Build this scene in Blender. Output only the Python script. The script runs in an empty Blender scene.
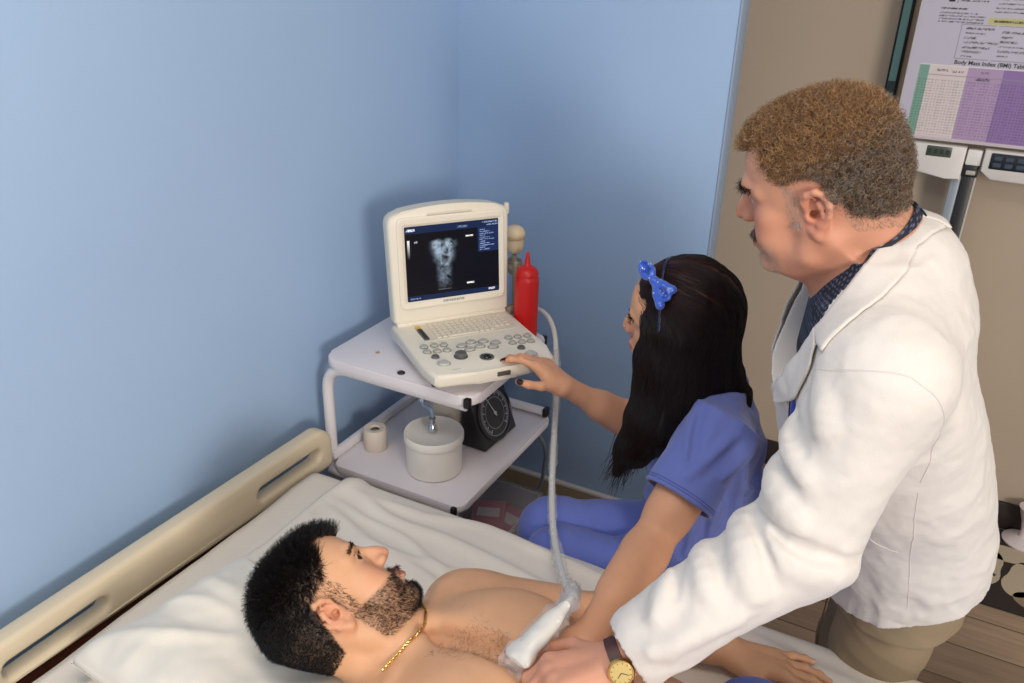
import bpy, bmesh, math, random
import numpy as np
from mathutils import Vector, Matrix
from concurrent.futures import ThreadPoolExecutor

S = bpy.context.scene
COL = S.collection
PI = math.pi

# ------------------------------------------------------------------ camera
FPX = 830.0
def camera():
    y, p, r = [math.radians(a) for a in (27.0, 25.0, 1.75)]
    f = Vector((-math.sin(y)*math.cos(p), math.cos(y)*math.cos(p), -math.sin(p)))
    rt = Vector((math.cos(y), math.sin(y), 0)); up = rt.cross(f)
    R = math.cos(r)*rt + math.sin(r)*up
    U = -math.sin(r)*rt + math.cos(r)*up
    cd = bpy.data.cameras.new('camera')
    cd.sensor_width = 36; cd.lens = FPX/1024*36; cd.clip_start = 0.02
    o = bpy.data.objects.new('camera', cd); COL.objects.link(o)
    m = Matrix((R, U, -f)).transposed().to_4x4(); m.translation = (0, 0, 1.8)
    o.matrix_world = m
    S.camera = o
camera()

# ------------------------------------------------------------------ world, lamps, exposure
S.view_settings.view_transform = 'Standard'
S.view_settings.look = 'None'
S.view_settings.gamma = 1.0
S.view_settings.exposure = 0.13
S.view_settings.use_curve_mapping = False
w = bpy.data.worlds.new('world'); S.world = w; w.use_nodes = True
w.node_tree.nodes['Background'].inputs[0].default_value = (0.92, 0.95, 1.0, 1)
w.node_tree.nodes['Background'].inputs[1].default_value = 0.50

def area(name, loc, target, sx, sy, power, col):
    l = bpy.data.lights.new(name, 'AREA'); l.shape = 'RECTANGLE'; l.size = sx; l.size_y = sy
    l.energy = power; l.color = col
    o = bpy.data.objects.new(name, l); COL.objects.link(o); o.location = loc
    o.rotation_euler = (Vector(target)-Vector(loc)).to_track_quat('-Z', 'Y').to_euler()
    return o
area('window_daylight', (2.5, -1.5, 1.95), (-0.7, 1.5, 0.9), 0.85, 0.85, 84, (1.0, 0.94, 0.86))
area('ceiling_panel', (-0.3, 0.3, 2.66), (-0.3, 0.3, 0), 1.2, 0.6, 15, (1.0, 0.95, 0.88))

# ------------------------------------------------------------------ materials
def lin(c):
    return tuple(((v/255)/12.92 if v/255 <= 0.04045 else ((v/255+0.055)/1.055)**2.4) for v in c)
MATS = {}
def mat(name, rgb, rough=0.5, metal=0.0, var=0.0, vscale=8.0, bump=0.0, bscale=60.0, spec=0.5, sss=0.0, sss_r=(1, .35, .2), trans=0.0, alpha=1.0, attr=None, sheen=0.0, coat=0.0, emit=0.0, stretch=None):
    if name in MATS: return MATS[name]
    m = bpy.data.materials.new(name); m.use_nodes = True
    nt = m.node_tree; b = nt.nodes['Principled BSDF']
    c = (*lin(rgb), 1)
    b.inputs['Base Color'].default_value = c
    b.inputs['Roughness'].default_value = rough
    b.inputs['Metallic'].default_value = metal
    b.inputs['Specular IOR Level'].default_value = spec
    b.inputs['Transmission Weight'].default_value = trans
    b.inputs['Alpha'].default_value = alpha
    b.inputs['Sheen Weight'].default_value = sheen
    b.inputs['Coat Weight'].default_value = coat
    if sss:
        b.inputs['Subsurface Weight'].default_value = sss
        b.inputs['Subsurface Radius'].default_value = sss_r
        b.inputs['Subsurface Scale'].default_value = 0.006
    src = None
    if attr:
        a = nt.nodes.new('ShaderNodeAttribute'); a.attribute_name = attr
        src = a.outputs['Color']
        nt.links.new(src, b.inputs['Base Color'])
    if emit:
        b.inputs['Emission Strength'].default_value = emit
        if src: nt.links.new(src, b.inputs['Emission Color'])
        else: b.inputs['Emission Color'].default_value = c
    if var or bump:
        tc = nt.nodes.new('ShaderNodeTexCoord')
        vec = tc.outputs['Object']
        if stretch:
            mp = nt.nodes.new('ShaderNodeMapping'); mp.inputs['Scale'].default_value = stretch
            nt.links.new(vec, mp.inputs['Vector']); vec = mp.outputs['Vector']
    if var:
        n = nt.nodes.new('ShaderNodeTexNoise'); n.inputs['Scale'].default_value = vscale; n.inputs['Detail'].default_value = 4
        nt.links.new(vec, n.inputs['Vector'])
        mr = nt.nodes.new('ShaderNodeMapRange'); mr.inputs['To Min'].default_value = 1-var; mr.inputs['To Max'].default_value = 1+var
        mr.inputs['From Min'].default_value = 0.25; mr.inputs['From Max'].default_value = 0.75
        nt.links.new(n.outputs['Fac'], mr.inputs['Value'])
        mx = nt.nodes.new('ShaderNodeMix'); mx.data_type = 'RGBA'; mx.blend_type = 'MULTIPLY'; mx.inputs['Factor'].default_value = 1
        if src: nt.links.new(src, mx.inputs['A'])
        else: mx.inputs['A'].default_value = c
        nt.links.new(mr.outputs['Result'], mx.inputs['B'])
        nt.links.new(mx.outputs['Result'], b.inputs['Base Color'])
    if bump:
        n2 = nt.nodes.new('ShaderNodeTexNoise'); n2.inputs['Scale'].default_value = bscale; n2.inputs['Detail'].default_value = 3
        nt.links.new(vec, n2.inputs['Vector'])
        bp = nt.nodes.new('ShaderNodeBump'); bp.inputs['Strength'].default_value = bump; bp.inputs['Distance'].default_value = 0.004
        nt.links.new(n2.outputs['Fac'], bp.inputs['Height'])
        nt.links.new(bp.outputs['Normal'], b.inputs['Normal'])
    MATS[name] = m
    return m

# ------------------------------------------------------------------ object helpers
def tag(o, label=None, cat=None, group=None, kind=None):
    if label: o['label'] = label
    if cat: o['category'] = cat
    if group: o['group'] = group
    if kind: o['kind'] = kind
    return o
def thing(name, label, cat, loc=(0, 0, 0), rotz=0.0, group=None):
    o = bpy.data.objects.new(name, None); COL.objects.link(o)
    o.location = loc; o.rotation_euler = (0, 0, rotz); o.empty_display_size = 0.05
    return tag(o, label, cat, group)
def link(name, me, m=None, parent=None, smooth=False):
    o = bpy.data.objects.new(name, me); COL.objects.link(o)
    if m:
        me.materials.append(m)
    if parent is not None:
        o.parent = parent
        L = parent
        mw = Matrix.Identity(4)
        chain = []
        while L is not None: chain.append(L); L = L.parent
        for q in reversed(chain): mw = mw @ q.matrix_parent_inverse @ q.matrix_basis
        if not getattr(link, 'local', False):
            o.matrix_parent_inverse = mw.inverted()
    if smooth:
        me.polygons.foreach_set('use_smooth', [True]*len(me.polygons))
    return o
class LocalCoords:
    # geometry built inside this block is given in its parent's own coordinates
    def __enter__(self): link.local = True
    def __exit__(self, *a): link.local = False

class MB:
    """collects simple shapes into one mesh"""
    def __init__(self): self.bm = bmesh.new()
    def box(self, lo, hi, bevel=0.0, seg=2, rot=None, piv=None):
        c = (Vector(lo)+Vector(hi))/2; s = Vector(hi)-Vector(lo)
        r = bmesh.ops.create_cube(self.bm, size=1)
        vs = r['verts']
        for v in vs: v.co = Vector((v.co.x*s.x, v.co.y*s.y, v.co.z*s.z))
        if bevel:
            es = list({e for v in vs for e in v.link_edges})
            q = bmesh.ops.bevel(self.bm, geom=es, offset=bevel, segments=seg, profile=0.5, affect='EDGES')
            vs = list({v for f in q['faces'] for v in f.verts} | {v for v in vs if v.is_valid})
        for v in vs:
            p = v.co + c
            if rot is not None:
                pv = Vector(piv) if piv is not None else c
                p = rot @ (p-pv) + pv
            v.co = p
        return self
    def prism(self, pts, z0, z1, M=None, bevel=0.0, seg=2, bevel_all=True):
        """polygon in local xy extruded z0..z1, placed by matrix M"""
        M = M or Matrix.Identity(4)
        n = len(pts)
        a = [self.bm.verts.new(Vector((x, y, z0))) for x, y in pts]
        b = [self.bm.verts.new(Vector((x, y, z1))) for x, y in pts]
        fs = [self.bm.faces.new(list(reversed(a))), self.bm.faces.new(b)]
        for i in range(n):
            fs.append(self.bm.faces.new((a[i], a[(i+1) % n], b[(i+1) % n], b[i])))
        vs = a+b
        if bevel:
            es = list({e for f in fs[:2] for e in f.edges})
            q = bmesh.ops.bevel(self.bm, geom=es, offset=bevel, segments=seg, profile=0.5, affect='EDGES')
            vs = list({v for f in q['faces'] for v in f.verts} | {v for v in vs if v.is_valid} | {v for f in fs if f.is_valid for v in f.verts})
        for v in vs: v.co = M @ v.co
        return self
    def tube(self, pts, r, n=10, caps=True, flat=1.0):
        pts = [Vector(p) for p in pts]
        rs = r if isinstance(r, (list, tuple)) else [r]*len(pts)
        rings = []; prev = None
        for i, p in enumerate(pts):
            t = (pts[min(i+1, len(pts)-1)]-pts[max(i-1, 0)]).normalized()
            if prev is None:
                u = t.orthogonal().normalized()
            else:
                u = (prev - t*prev.dot(t)).normalized()
            prev = u; v = t.cross(u)
            rings.append([self.bm.verts.new(p+(u*math.cos(2*PI*k/n)+v*math.sin(2*PI*k/n)*flat)*rs[i]) for k in range(n)])
        for a, b in zip(rings, rings[1:]):
            for k in range(n):
                self.bm.faces.new((a[k], a[(k+1) % n], b[(k+1) % n], b[k]))
        if caps:
            self.bm.faces.new(list(reversed(rings[0]))); self.bm.faces.new(rings[-1])
        return self
    def lathe(self, prof, M=None, n=32, cap=True):
        M = M or Matrix.Identity(4)
        rings = []
        for (r, z) in prof:
            rings.append([self.bm.verts.new(M @ Vector((max(r, 1e-5)*math.cos(2*PI*k/n), max(r, 1e-5)*math.sin(2*PI*k/n), z))) for k in range(n)])
        for a, b in zip(rings, rings[1:]):
            for k in range(n):
                self.bm.faces.new((a[k], a[(k+1) % n], b[(k+1) % n], b[k]))
        if cap:
            self.bm.faces.new(list(reversed(rings[0]))); self.bm.faces.new(rings[-1])
        return self
    def quad(self, *p):
        self.bm.faces.new([self.bm.verts.new(Vector(q)) for q in p]); return self
    def build(self, name, m, parent=None, smooth=True, angle=40):
        me = bpy.data.meshes.new(name)
        bmesh.ops.recalc_face_normals(self.bm, faces=self.bm.faces)
        if smooth:
            ca = math.radians(angle)
            for f in self.bm.faces: f.smooth = True
            for e in self.bm.edges:
                if len(e.link_faces) == 2 and e.calc_face_angle(0) > ca: e.smooth = False
        self.bm.to_mesh(me); self.bm.free()
        return link(name, me, m, parent)
def rrect(x0, y0, x1, y1, r, n=6):
    pts = []
    for cx, cy, a0 in ((x1-r, y1-r, 0), (x0+r, y1-r, 90), (x0+r, y0+r, 180), (x1-r, y0+r, 270)):
        for k in range(n+1):
            a = math.radians(a0+90*k/n); pts.append((cx+r*math.cos(a), cy+r*math.sin(a)))
    return pts
def frame(o, x, y):
    """matrix with origin o and local x, y axes"""
    x = Vector(x).normalized(); z = x.cross(Vector(y)).normalized(); y = z.cross(x)
    m = Matrix((x, y, z)).transposed().to_4x4(); m.translation = o
    return m
def np_mesh(name, V, F, m=None, parent=None, smooth=True, cols=None):
    me = bpy.data.meshes.new(name)
    V = np.asarray(V, np.float32); F = np.asarray(F, np.int32)
    k = F.shape[1]
    me.vertices.add(len(V)); me.vertices.foreach_set('co', V.ravel())
    me.loops.add(F.size); me.loops.foreach_set('vertex_index', F.ravel())
    me.polygons.add(len(F)); me.polygons.foreach_set('loop_start', np.arange(0, F.size, k, dtype=np.int32))
    me.update(calc_edges=True); me.validate()
    if cols is not None:
        a = me.color_attributes.new('tint', 'FLOAT_COLOR', 'POINT')
        c = np.ones((len(V), 4), np.float32); c[:, :3] = cols
        a.data.foreach_set('color', c.ravel())
    return link(name, me, m, parent, smooth)
def grid_mesh(name, P, m, parent=None, cols=None, thick=0.0, smooth=True):
    """P: (nu,nv,3) array of points"""
    nu, nv = P.shape[:2]
    idx = np.arange(nu*nv).reshape(nu, nv)
    F = np.stack([idx[:-1, :-1], idx[1:, :-1], idx[1:, 1:], idx[:-1, 1:]], -1).reshape(-1, 4)
    o = np_mesh(name, P.reshape(-1, 3), F, m, parent, smooth, None if cols is None else cols.reshape(-1, 3))
    if thick:
        s = o.modifiers.new('thickness', 'SOLIDIFY'); s.thickness = thick; s.offset = -1
    return o
def linarr(c):
    c = np.asarray(c, float)/255
    return np.where(c <= 0.04045, c/12.92, ((c+0.055)/1.055)**2.4)

# ------------------------------------------------------------------ smooth noise
_rs = np.random.RandomState(5)
_NT = _rs.rand(32, 32, 32).astype(np.float32)*2-1
def noise(P, s=1.0, oct=1, off=0.0):
    P = np.asarray(P, np.float32)*s + off
    out = 0; amp = 1.0
    for o in range(oct):
        i = np.floor(P).astype(np.int32); f = P-i; f = f*f*(3-2*f)
        x0, y0, z0 = [i[..., k] & 31 for k in range(3)]
        x1, y1, z1 = (x0+1) & 31, (y0+1) & 31, (z0+1) & 31
        fx, fy, fz = f[..., 0], f[..., 1], f[..., 2]
        a = _NT[x0, y0, z0]*(1-fx)+_NT[x1, y0, z0]*fx
        b = _NT[x0, y1, z0]*(1-fx)+_NT[x1, y1, z0]*fx
        c = _NT[x0, y0, z1]*(1-fx)+_NT[x1, y0, z1]*fx
        d = _NT[x0, y1, z1]*(1-fx)+_NT[x1, y1, z1]*fx
        out = out + amp*((a*(1-fy)+b*fy)*(1-fz)+(c*(1-fy)+d*fy)*fz)
        P = P*2.03+7.1; amp *= 0.5
    return out
def sstep(a, b, x):
    t = np.clip((x-a)/(b-a), 0, 1); return t*t*(3-2*t)

# ------------------------------------------------------------------ implicit bodies
V3 = lambda *a: np.array(a, np.float32)
class Field:
    def __init__(self): self.ops = []; self.km = 0.01
    def _add(self, lo, hi, fn, k=0.0): self.km = max(self.km, k); self.ops.append((np.asarray(lo, np.float32), np.asarray(hi, np.float32), fn))
    @staticmethod
    def _mix(d, e, mode, k):
        if mode == 'u':
            h = np.maximum(k-np.abs(d-e), 0); return np.minimum(d, e)-h*h/(4*k)
        if mode == 's':
            h = np.maximum(k-np.abs(d+e), 0); return np.maximum(d, -e)+h*h/(4*k)
        h = np.maximum(k-np.abs(d-e), 0); return np.maximum(d, e)+h*h/(4*k)
    def cap(self, a, b, r1, r2=None, k=0.01, mode='u'):
        a = np.asarray(a, np.float32); b = np.asarray(b, np.float32); r2 = r1 if r2 is None else r2
        ab = b-a; L = float(ab@ab)+1e-12; mx = max(r1, r2)
        def fn(d, P):
            t = np.clip(((P-a)@ab)/L, 0, 1)
            q = P-a-t[..., None]*ab
            return Field._mix(d, np.sqrt((q*q).sum(-1))-(r1+(r2-r1)*t), mode, k)
        self._add(np.minimum(a, b)-mx, np.maximum(a, b)+mx, fn, k); return self
    def chain(self, pts, rs, k=0.01, mode='u'):
        for i in range(len(pts)-1): self.cap(pts[i], pts[i+1], rs[i], rs[i+1], k, mode)
        return self
    def poly(self, pts, rs, k=0.01, mode='u'):
        pts = np.asarray(pts, np.float32); rs = np.asarray(rs, np.float32)
        def fn(d, P):
            e = None
            for a, b, r1, r2 in zip(pts, pts[1:], rs, rs[1:]):
                ab = b-a; t = np.clip(((P-a)@ab)/float(ab@ab+1e-12), 0, 1); q = P-a-t[..., None]*ab
                v = np.sqrt((q*q).sum(-1))-(r1+(r2-r1)*t); e = v if e is None else np.minimum(e, v)
            return Field._mix(d, e, mode, k)
        m = float(rs.max()); self._add(pts.min(0)-m, pts.max(0)+m, fn, k); return self
    def ell(self, c, r, R=None, k=0.01, mode='u'):
        c = np.asarray(c, np.float32); r = np.asarray(r, np.float32)
        R = np.eye(3, dtype=np.float32) if R is None else np.asarray(R, np.float32)   # columns = local axes in world
        ext = np.sqrt(((R*r)**2).sum(1))
        def fn(d, P):
            q = (P-c)@R
            k0 = np.sqrt(((q/r)**2).sum(-1)); k1 = np.sqrt(((q/(r*r))**2).sum(-1))+1e-9
            return Field._mix(d, k0*(k0-1)/k1, mode, k)
        self._add(c-ext, c+ext, fn, k); return self
    def box(self, c, h, R=None, rad=0.004, k=0.006, mode='u'):
        c = np.asarray(c, np.float32); h = np.asarray(h, np.float32)
        R = np.eye(3, dtype=np.float32) if R is None else np.asarray(R, np.float32)
        ext = np.abs(R)@h
        def fn(d, P):
            q = np.abs((P-c)@R)-h+rad
            e = np.sqrt((np.maximum(q, 0)**2).sum(-1))+np.minimum(q.max(-1), 0)-rad
            return Field._mix(d, e, mode, k)
        self._add(c-ext, c+ext, fn, k); return self
    def disp(self, fn, lo=(-9, -9, -9), hi=(9, 9, 9)):
        self._add(lo, hi, lambda d, P: d+fn(P)); return self
    def op(self, fn, lo=(-9, -9, -9), hi=(9, 9, 9)):
        self._add(lo, hi, fn); return self
    def __call__(self, P, lo=None, hi=None):
        P = np.asarray(P, np.float32)
        d = np.full(P.shape[:-1], 0.3, np.float32)
        m = self.km*1.25+0.008
        for l, h, fn in self.ops:
            if lo is not None and ((h+m < lo).any() or (l-m > hi).any()): continue
            d = fn(d, P)
        return d
    def grad(self, P, e=0.002):
        g = np.stack([self(P+V3(*(e*(i == k) for i in range(3))))-self(P-V3(*(e*(i == k) for i in range(3)))) for k in range(3)], -1)
        return g/(np.linalg.norm(g, axis=-1, keepdims=True)+1e-9)

def polygonise(F, lo, hi, h, C=22, smooth=2):
    lo = np.asarray(lo, np.float32); hi = np.asarray(hi, np.float32)
    n = np.ceil((hi-lo)/h/C).astype(int)
    N = n*C+2
    ax = [np.arange(n[i])*C for i in range(3)]
    ch = np.stack(np.meshgrid(*ax, indexing='ij'), -1).reshape(-1, 3)
    cen = lo+(ch+C/2)*h
    dc = F(cen)
    ch = ch[np.abs(dc) < 0.5*C*h*1.732*1.15+0.03]
    base = np.stack(np.meshgrid(*[np.arange(C+1)]*3, indexing='ij'), -1).astype(np.float32)
    corners = np.array([[i, j, k] for i in (0, 1) for j in (0, 1) for k in (0, 1)])
    edges = [(a, b) for a in range(8) for b in range(a+1, 8) if abs(corners[a]-corners[b]).sum() == 1]
    def gid(I): return (I[..., 0].astype(np.int64)*N[1]+I[..., 1])*N[2]+I[..., 2]
    def work(o):
        P = lo+(base+o)*h
        plo = P[0, 0, 0]; phi = P[-1, -1, -1]
        d = F(P, plo, phi)
        s = d < 0
        if s.all() or not s.any(): return None
        cs = sum(s[a:C+a, b:C+b, c:C+c].astype(np.int8) for a, b, c in corners)
        I = np.argwhere((cs > 0) & (cs < 8))
        vid = pos = None
        if len(I):
            dv = np.stack([d[I[:, 0]+a, I[:, 1]+b, I[:, 2]+c] for a, b, c in corners], -1)
            acc = np.zeros((len(I), 3), np.float32); cnt = np.zeros(len(I), np.float32)
            for a, b in edges:
                m = (dv[:, a] < 0) != (dv[:, b] < 0)
                t = dv[:, a]/(dv[:, a]-dv[:, b]+1e-12)
                p = corners[a]+t[:, None]*(corners[b]-corners[a])
                acc += np.where(m[:, None], p, 0); cnt += m
            pos = lo+(I+o+acc/cnt[:, None])*h; vid = gid(I+o)
        fs = []
        for k in range(3):
            u, v = (k+1) % 3, (k+2) % 3
            sl0 = [slice(0, C)]*3; sl1 = list(sl0); sl1[k] = slice(1, C+1)
            A, B = s[tuple(sl0)], s[tuple(sl1)]
            J = np.argwhere(A != B)
            if not len(J): continue
            inside = A[J[:, 0], J[:, 1], J[:, 2]]
            J = J+o
            eu = np.zeros(3, int); eu[u] = 1; ev = np.zeros(3, int); ev[v] = 1
            q = np.stack([gid(J), gid(J-eu), gid(J-eu-ev), gid(J-ev)], -1)
            q[~inside] = q[~inside][:, ::-1]
            fs.append(q)
        return vid, pos, (np.concatenate(fs) if fs else None)
    with ThreadPoolExecutor(4) as ex: res = [r for r in ex.map(work, ch) if r]
    ids = np.concatenate([r[0] for r in res if r[0] is not None]); V = np.concatenate([r[1] for r in res if r[1] is not None])
    Q = np.concatenate([r[2] for r in res if r[2] is not None])
    o = np.argsort(ids); ids = ids[o]; V = V[o]
    J = np.searchsorted(ids, Q); J[J >= len(ids)] = 0
    Q = J[(ids[J] == Q).all(1)]
    used = np.unique(Q); mp = np.full(len(V), -1); mp[used] = np.arange(len(used)); V = V[used]; Q = mp[Q]
    # keep the largest connected piece only (drops crumbs)
    E = np.concatenate([Q[:, [0, 1]], Q[:, [1, 2]], Q[:, [2, 3]], Q[:, [3, 0]]])
    for it in range(smooth):
        acc = np.zeros_like(V); cnt = np.zeros(len(V), np.float32)
        for a, b in ((0, 1), (1, 0)):
            np.add.at(acc, E[:, a], V[E[:, b]]); np.add.at(cnt, E[:, a], 1)
        V = V+(acc/cnt[:, None]-V)*(0.5 if it % 2 == 0 else -0.52)*1.0
    return V, Q

# ------------------------------------------------------------------ hair strands
def strands(name, P, radius, m, parent, taper=True):
    """P: (N,K,3) strand points"""
    N, K = P.shape[:2]
    hc = bpy.data.hair_curves.new(name)
    hc.add_curves([K]*N)
    hc.attributes['position'].data.foreach_set('vector', np.asarray(P, np.float32).ravel())
    a = hc.attributes.get('radius') or hc.attributes.new('radius', 'FLOAT', 'POINT')
    r = np.full((N, K), radius, np.float32)
    if taper: r *= np.linspace(1.0, 0.35, K)[None, :]
    a.data.foreach_set('value', r.ravel())
    hc.materials.append(m)
    o = bpy.data.objects.new(name, hc); COL.objects.link(o)
    if parent is not None:
        mw = Matrix.Identity(4); L = parent; ch = []
        while L is not None: ch.append(L); L = L.parent
        for q in reversed(ch): mw = mw @ q.matrix_parent_inverse @ q.matrix_basis
        o.parent = parent; o.matrix_parent_inverse = mw.inverted()
    return o
def sample_surface(V, Q, mask, n, seed=0):
    """random points on the quads whose first vertex satisfies mask"""
    rs = np.random.RandomState(seed)
    q = Q[mask[Q].all(1)]
    A, B, Cc, D = [V[q[:, i]] for i in range(4)]
    ar = np.linalg.norm(np.cross(Cc-A, D-B), axis=1)
    f = rs.choice(len(q), n, p=ar/ar.sum())
    u, v = rs.rand(n, 1), rs.rand(n, 1)
    return (A[f]*(1-u)*(1-v)+B[f]*u*(1-v)+Cc[f]*u*v+D[f]*(1-u)*v).astype(np.float32)
# ================================================================== the room
WX, BY, RY = -1.369, 2.269, 2.96       # left wall, blue back wall, grey rear wall
def struct(name, m, build):
    b = MB(); build(b); return tag(b.build(name, m, None, True), kind='structure')
blue = mat('blue_paint', (164, 190, 222), 0.55, var=0.03, vscale=2.2, bump=0.06, bscale=160, spec=0.35)
greige = mat('greige_paint', (186, 168, 148), 0.6, var=0.03, vscale=2.0, bump=0.05, bscale=140, spec=0.3)
struct('wall_left', blue, lambda b: b.box((WX-0.12, -2.2, 0), (WX, BY, 2.7)))
struct('wall_back', blue, lambda b: b.box((WX-0.12, BY, 0), (-0.537, BY+0.072, 2.7), 0.004))
struct('wall_rear', greige, lambda b: b.box((-1.5, RY, 0), (2.4, RY+0.12, 2.7)))
struct('ceiling', mat('ceiling_white', (232, 230, 226), 0.8), lambda b: b.box((WX-0.12, -2.2, 2.7), (2.4, RY+0.12, 2.8)))
fl = mat('floor_planks', (150, 128, 104), 0.35, spec=0.4)
def floor_nodes(m):
    nt = m.node_tree; b = nt.nodes['Principled BSDF']
    tc = nt.nodes.new('ShaderNodeTexCoord')
    br = nt.nodes.new('ShaderNodeTexBrick')
    br.inputs['Color1'].default_value = (*lin((176, 152, 128)), 1); br.inputs['Color2'].default_value = (*lin((138, 114, 94)), 1)
    br.inputs['Mortar'].default_value = (*lin((104, 86, 70)), 1)
    br.inputs['Scale'].default_value = 1.0; br.inputs['Brick Width'].default_value = 1.2; br.inputs['Row Height'].default_value = 0.15
    br.inputs['Mortar Size'].default_value = 0.003; br.offset = 0.37
    nt.links.new(tc.outputs['Object'], br.inputs['Vector'])
    mp = nt.nodes.new('ShaderNodeMapping'); mp.inputs['Scale'].default_value = (2.5, 40, 1)
    nt.links.new(tc.outputs['Object'], mp.inputs['Vector'])
    n = nt.nodes.new('ShaderNodeTexNoise'); n.inputs['Scale'].default_value = 1.6; n.inputs['Detail'].default_value = 5
    nt.links.new(mp.outputs['Vector'], n.inputs['Vector'])
    mr = nt.nodes.new('ShaderNodeMapRange'); mr.inputs['From Min'].default_value = .3; mr.inputs['From Max'].default_value = .7
    mr.inputs['To Min'].default_value = .82; mr.inputs['To Max'].default_value = 1.12
    nt.links.new(n.outputs['Fac'], mr.inputs['Value'])
    mx = nt.nodes.new('ShaderNodeMix'); mx.data_type = 'RGBA'; mx.blend_type = 'MULTIPLY'; mx.inputs['Factor'].default_value = 1
    nt.links.new(br.outputs['Color'], mx.inputs['A']); nt.links.new(mr.outputs['Result'], mx.inputs['B'])
    nt.links.new(mx.outputs['Result'], b.inputs['Base Color'])
floor_nodes(fl)
struct('floor', fl, lambda b: b.box((WX-0.12, -2.2, -0.1), (2.4, RY+0.12, 0)))
bbm = mat('skirting_beige', (168, 146, 116), 0.5)
bb = MB(); bb.box((WX, BY-0.014, 0), (-0.537, BY, 0.118), 0.003)
bbo = tag(bb.build('baseboard_back', bbm), kind='structure')
cap = MB(); cap.box((WX, BY-0.018, 0.112), (-0.535, BY, 0.126), 0.004); tag(cap.build('trim_1', mat('trim_white', (226, 218, 206), 0.5)), kind='structure')
lb = MB(); lb.box((WX, -2.2, 0), (WX+0.014, BY-0.02, 0.118), 0.003); tag(lb.build('baseboard_left', bbm), kind='structure')
db = MB(); db.box((-1.5, RY-0.014, 0), (2.4, RY, 0.105), 0.003); tag(db.build('baseboard_rear', mat('skirting_dark', (46, 36, 32), 0.5)), kind='structure')
# wall end: painted corner bead seen as a pale grey-blue strip
ce = MB(); ce.box((-0.5375, BY-0.002, 0), (-0.531, BY+0.074, 2.7), 0.002); tag(ce.build('trim_2', mat('corner_bead', (150, 168, 190), 0.5)), kind='structure')
# ================================================================== the bed
cream = mat('bed_cream_plastic', (222, 205, 176), 0.42, var=0.015, vscale=5, spec=0.4)
darkwood = mat('bed_dark_panel', (84, 40, 26), 0.45, var=0.15, vscale=14, stretch=(1, .15, 1))
linen = mat('sheet_cotton', (236, 226, 212), 0.85, var=0.015, vscale=9, bump=0.12, bscale=420, spec=0.2, sheen=0.2)
BX0, BX1, BY0, BY1, BZ = -1.215, 0.96, 0.42, 1.385, 0.60
bed = thing('hospital_bed', 'cream-headboard hospital bed pushed against the blue wall', 'bed', (-0.2, 0.95, 0))
hb = MB()
def headboard_mesh():
    # rail with two through hand slots, built as an outline with holes
    bm = bmesh.new()
    y0, y1, z0, z1 = 0.43, 1.445, 0.557, 0.680
    outer = []
    for (y, z, r) in ((y0, z0, .02), (y1, z0, .02), (y1, z1, .05), (y0, z1, .05)):
        sy = 1 if y == y0 else -1; sz = 1 if z == z0 else -1
        a = {(1, 1): 180, (-1, 1): 270, (-1, -1): 0, (1, -1): 90}[(sy, sz)]
        for k in range(7):
            t = math.radians(a+90*k/6); outer.append((y+sy*r+r*math.cos(t), z+sz*r+r*math.sin(t)))
    slots = []
    for (a, b) in ((0.556, 0.770), (1.178, 1.398)):
        slots.append(rrect(a, 0.598, b, 0.634, 0.016))
    loops = [outer]+slots
    eds = []
    for lp in loops:
        vs = [bm.verts.new((0, p[0], p[1])) for p in lp]
        for i in range(len(vs)): eds.append(bm.edges.new((vs[i], vs[(i+1) % len(vs)])))
    bmesh.ops.triangle_fill(bm, use_beauty=True, use_dissolve=False, edges=eds)
    # remove any faces filling the slots
    for f in list(bm.faces):
        c = f.calc_center_median()
        for (a, b) in ((0.556, 0.770), (1.178, 1.398)):
            if a+.004 < c.y < b-.004 and 0.600 < c.z < 0.632: bm.faces.remove(f); break
    g = bmesh.ops.extrude_face_region(bm, geom=bm.faces[:])
    for v in [e for e in g['geom'] if isinstance(e, bmesh.types.BMVert)]: v.co.x += 0.045
    for v in bm.verts:
        if v.co.z < 0.59: v.co.z += 0.026*(1.445-v.co.y)/0.95
        v.co.x += -1.318+0.022*max(0, v.co.y-0.6)
    bmesh.ops.recalc_face_normals(bm, faces=bm.faces)
    sharp = [e for e in bm.edges if len(e.link_faces) == 2 and e.calc_face_angle(0) > 1.2]
    bmesh.ops.bevel(bm, geom=sharp, offset=0.011, segments=3, profile=0.5, affect='EDGES')
    me = bpy.data.meshes.new('headboard')
    for f in bm.faces: f.smooth = True
    for e in bm.edges:
        if len(e.link_faces) == 2 and e.calc_face_angle(0) > 0.7: e.smooth = False
    bm.to_mesh(me); bm.free()
    return me
hbo = link('headboard', headboard_mesh(), cream, bed)
MB().box((-1.314, 0.44, 0.16), (-1.280, 1.415, 0.575), 0.006).build('headboard_panel', darkwood, bed)
MB().box((-1.276, 0.40, 0.30), (0.98, 0.43, 0.42), 0.006).box((-1.276, 1.375, 0.30), (0.98, 1.405, 0.42), 0.006).box((-1.276, 0.40, 0.30), (-1.24, 1.405, 0.46), 0.006).box((0.95, 0.40, 0.30), (0.98, 1.405, 0.42), 0.006).build('bed_frame', mat('bed_frame_paint', (120, 72, 54), 0.45), bed)
for (x, y) in ((-1.22, 0.55), (-1.22, 1.36), (0.92, 0.55), (0.92, 1.36)):
    l = MB().box((x-.02, y-.02, 0.10), (x+.02, y+.02, 0.31), 0.004).build('leg', mat('bed_frame_paint', (120, 72, 54)), bed)
    M = frame((x, y-0.014, 0.052), (1, 0, 0), (0, 0, 1))
    MB().lathe([(0.0, -.012), (0.045, -.012), (0.05, -.006), (0.05, .022), (0.045, .028), (0, .028)], M, 20).build('caster', mat('black_rubber', (28, 28, 30), 0.6), l)
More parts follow.
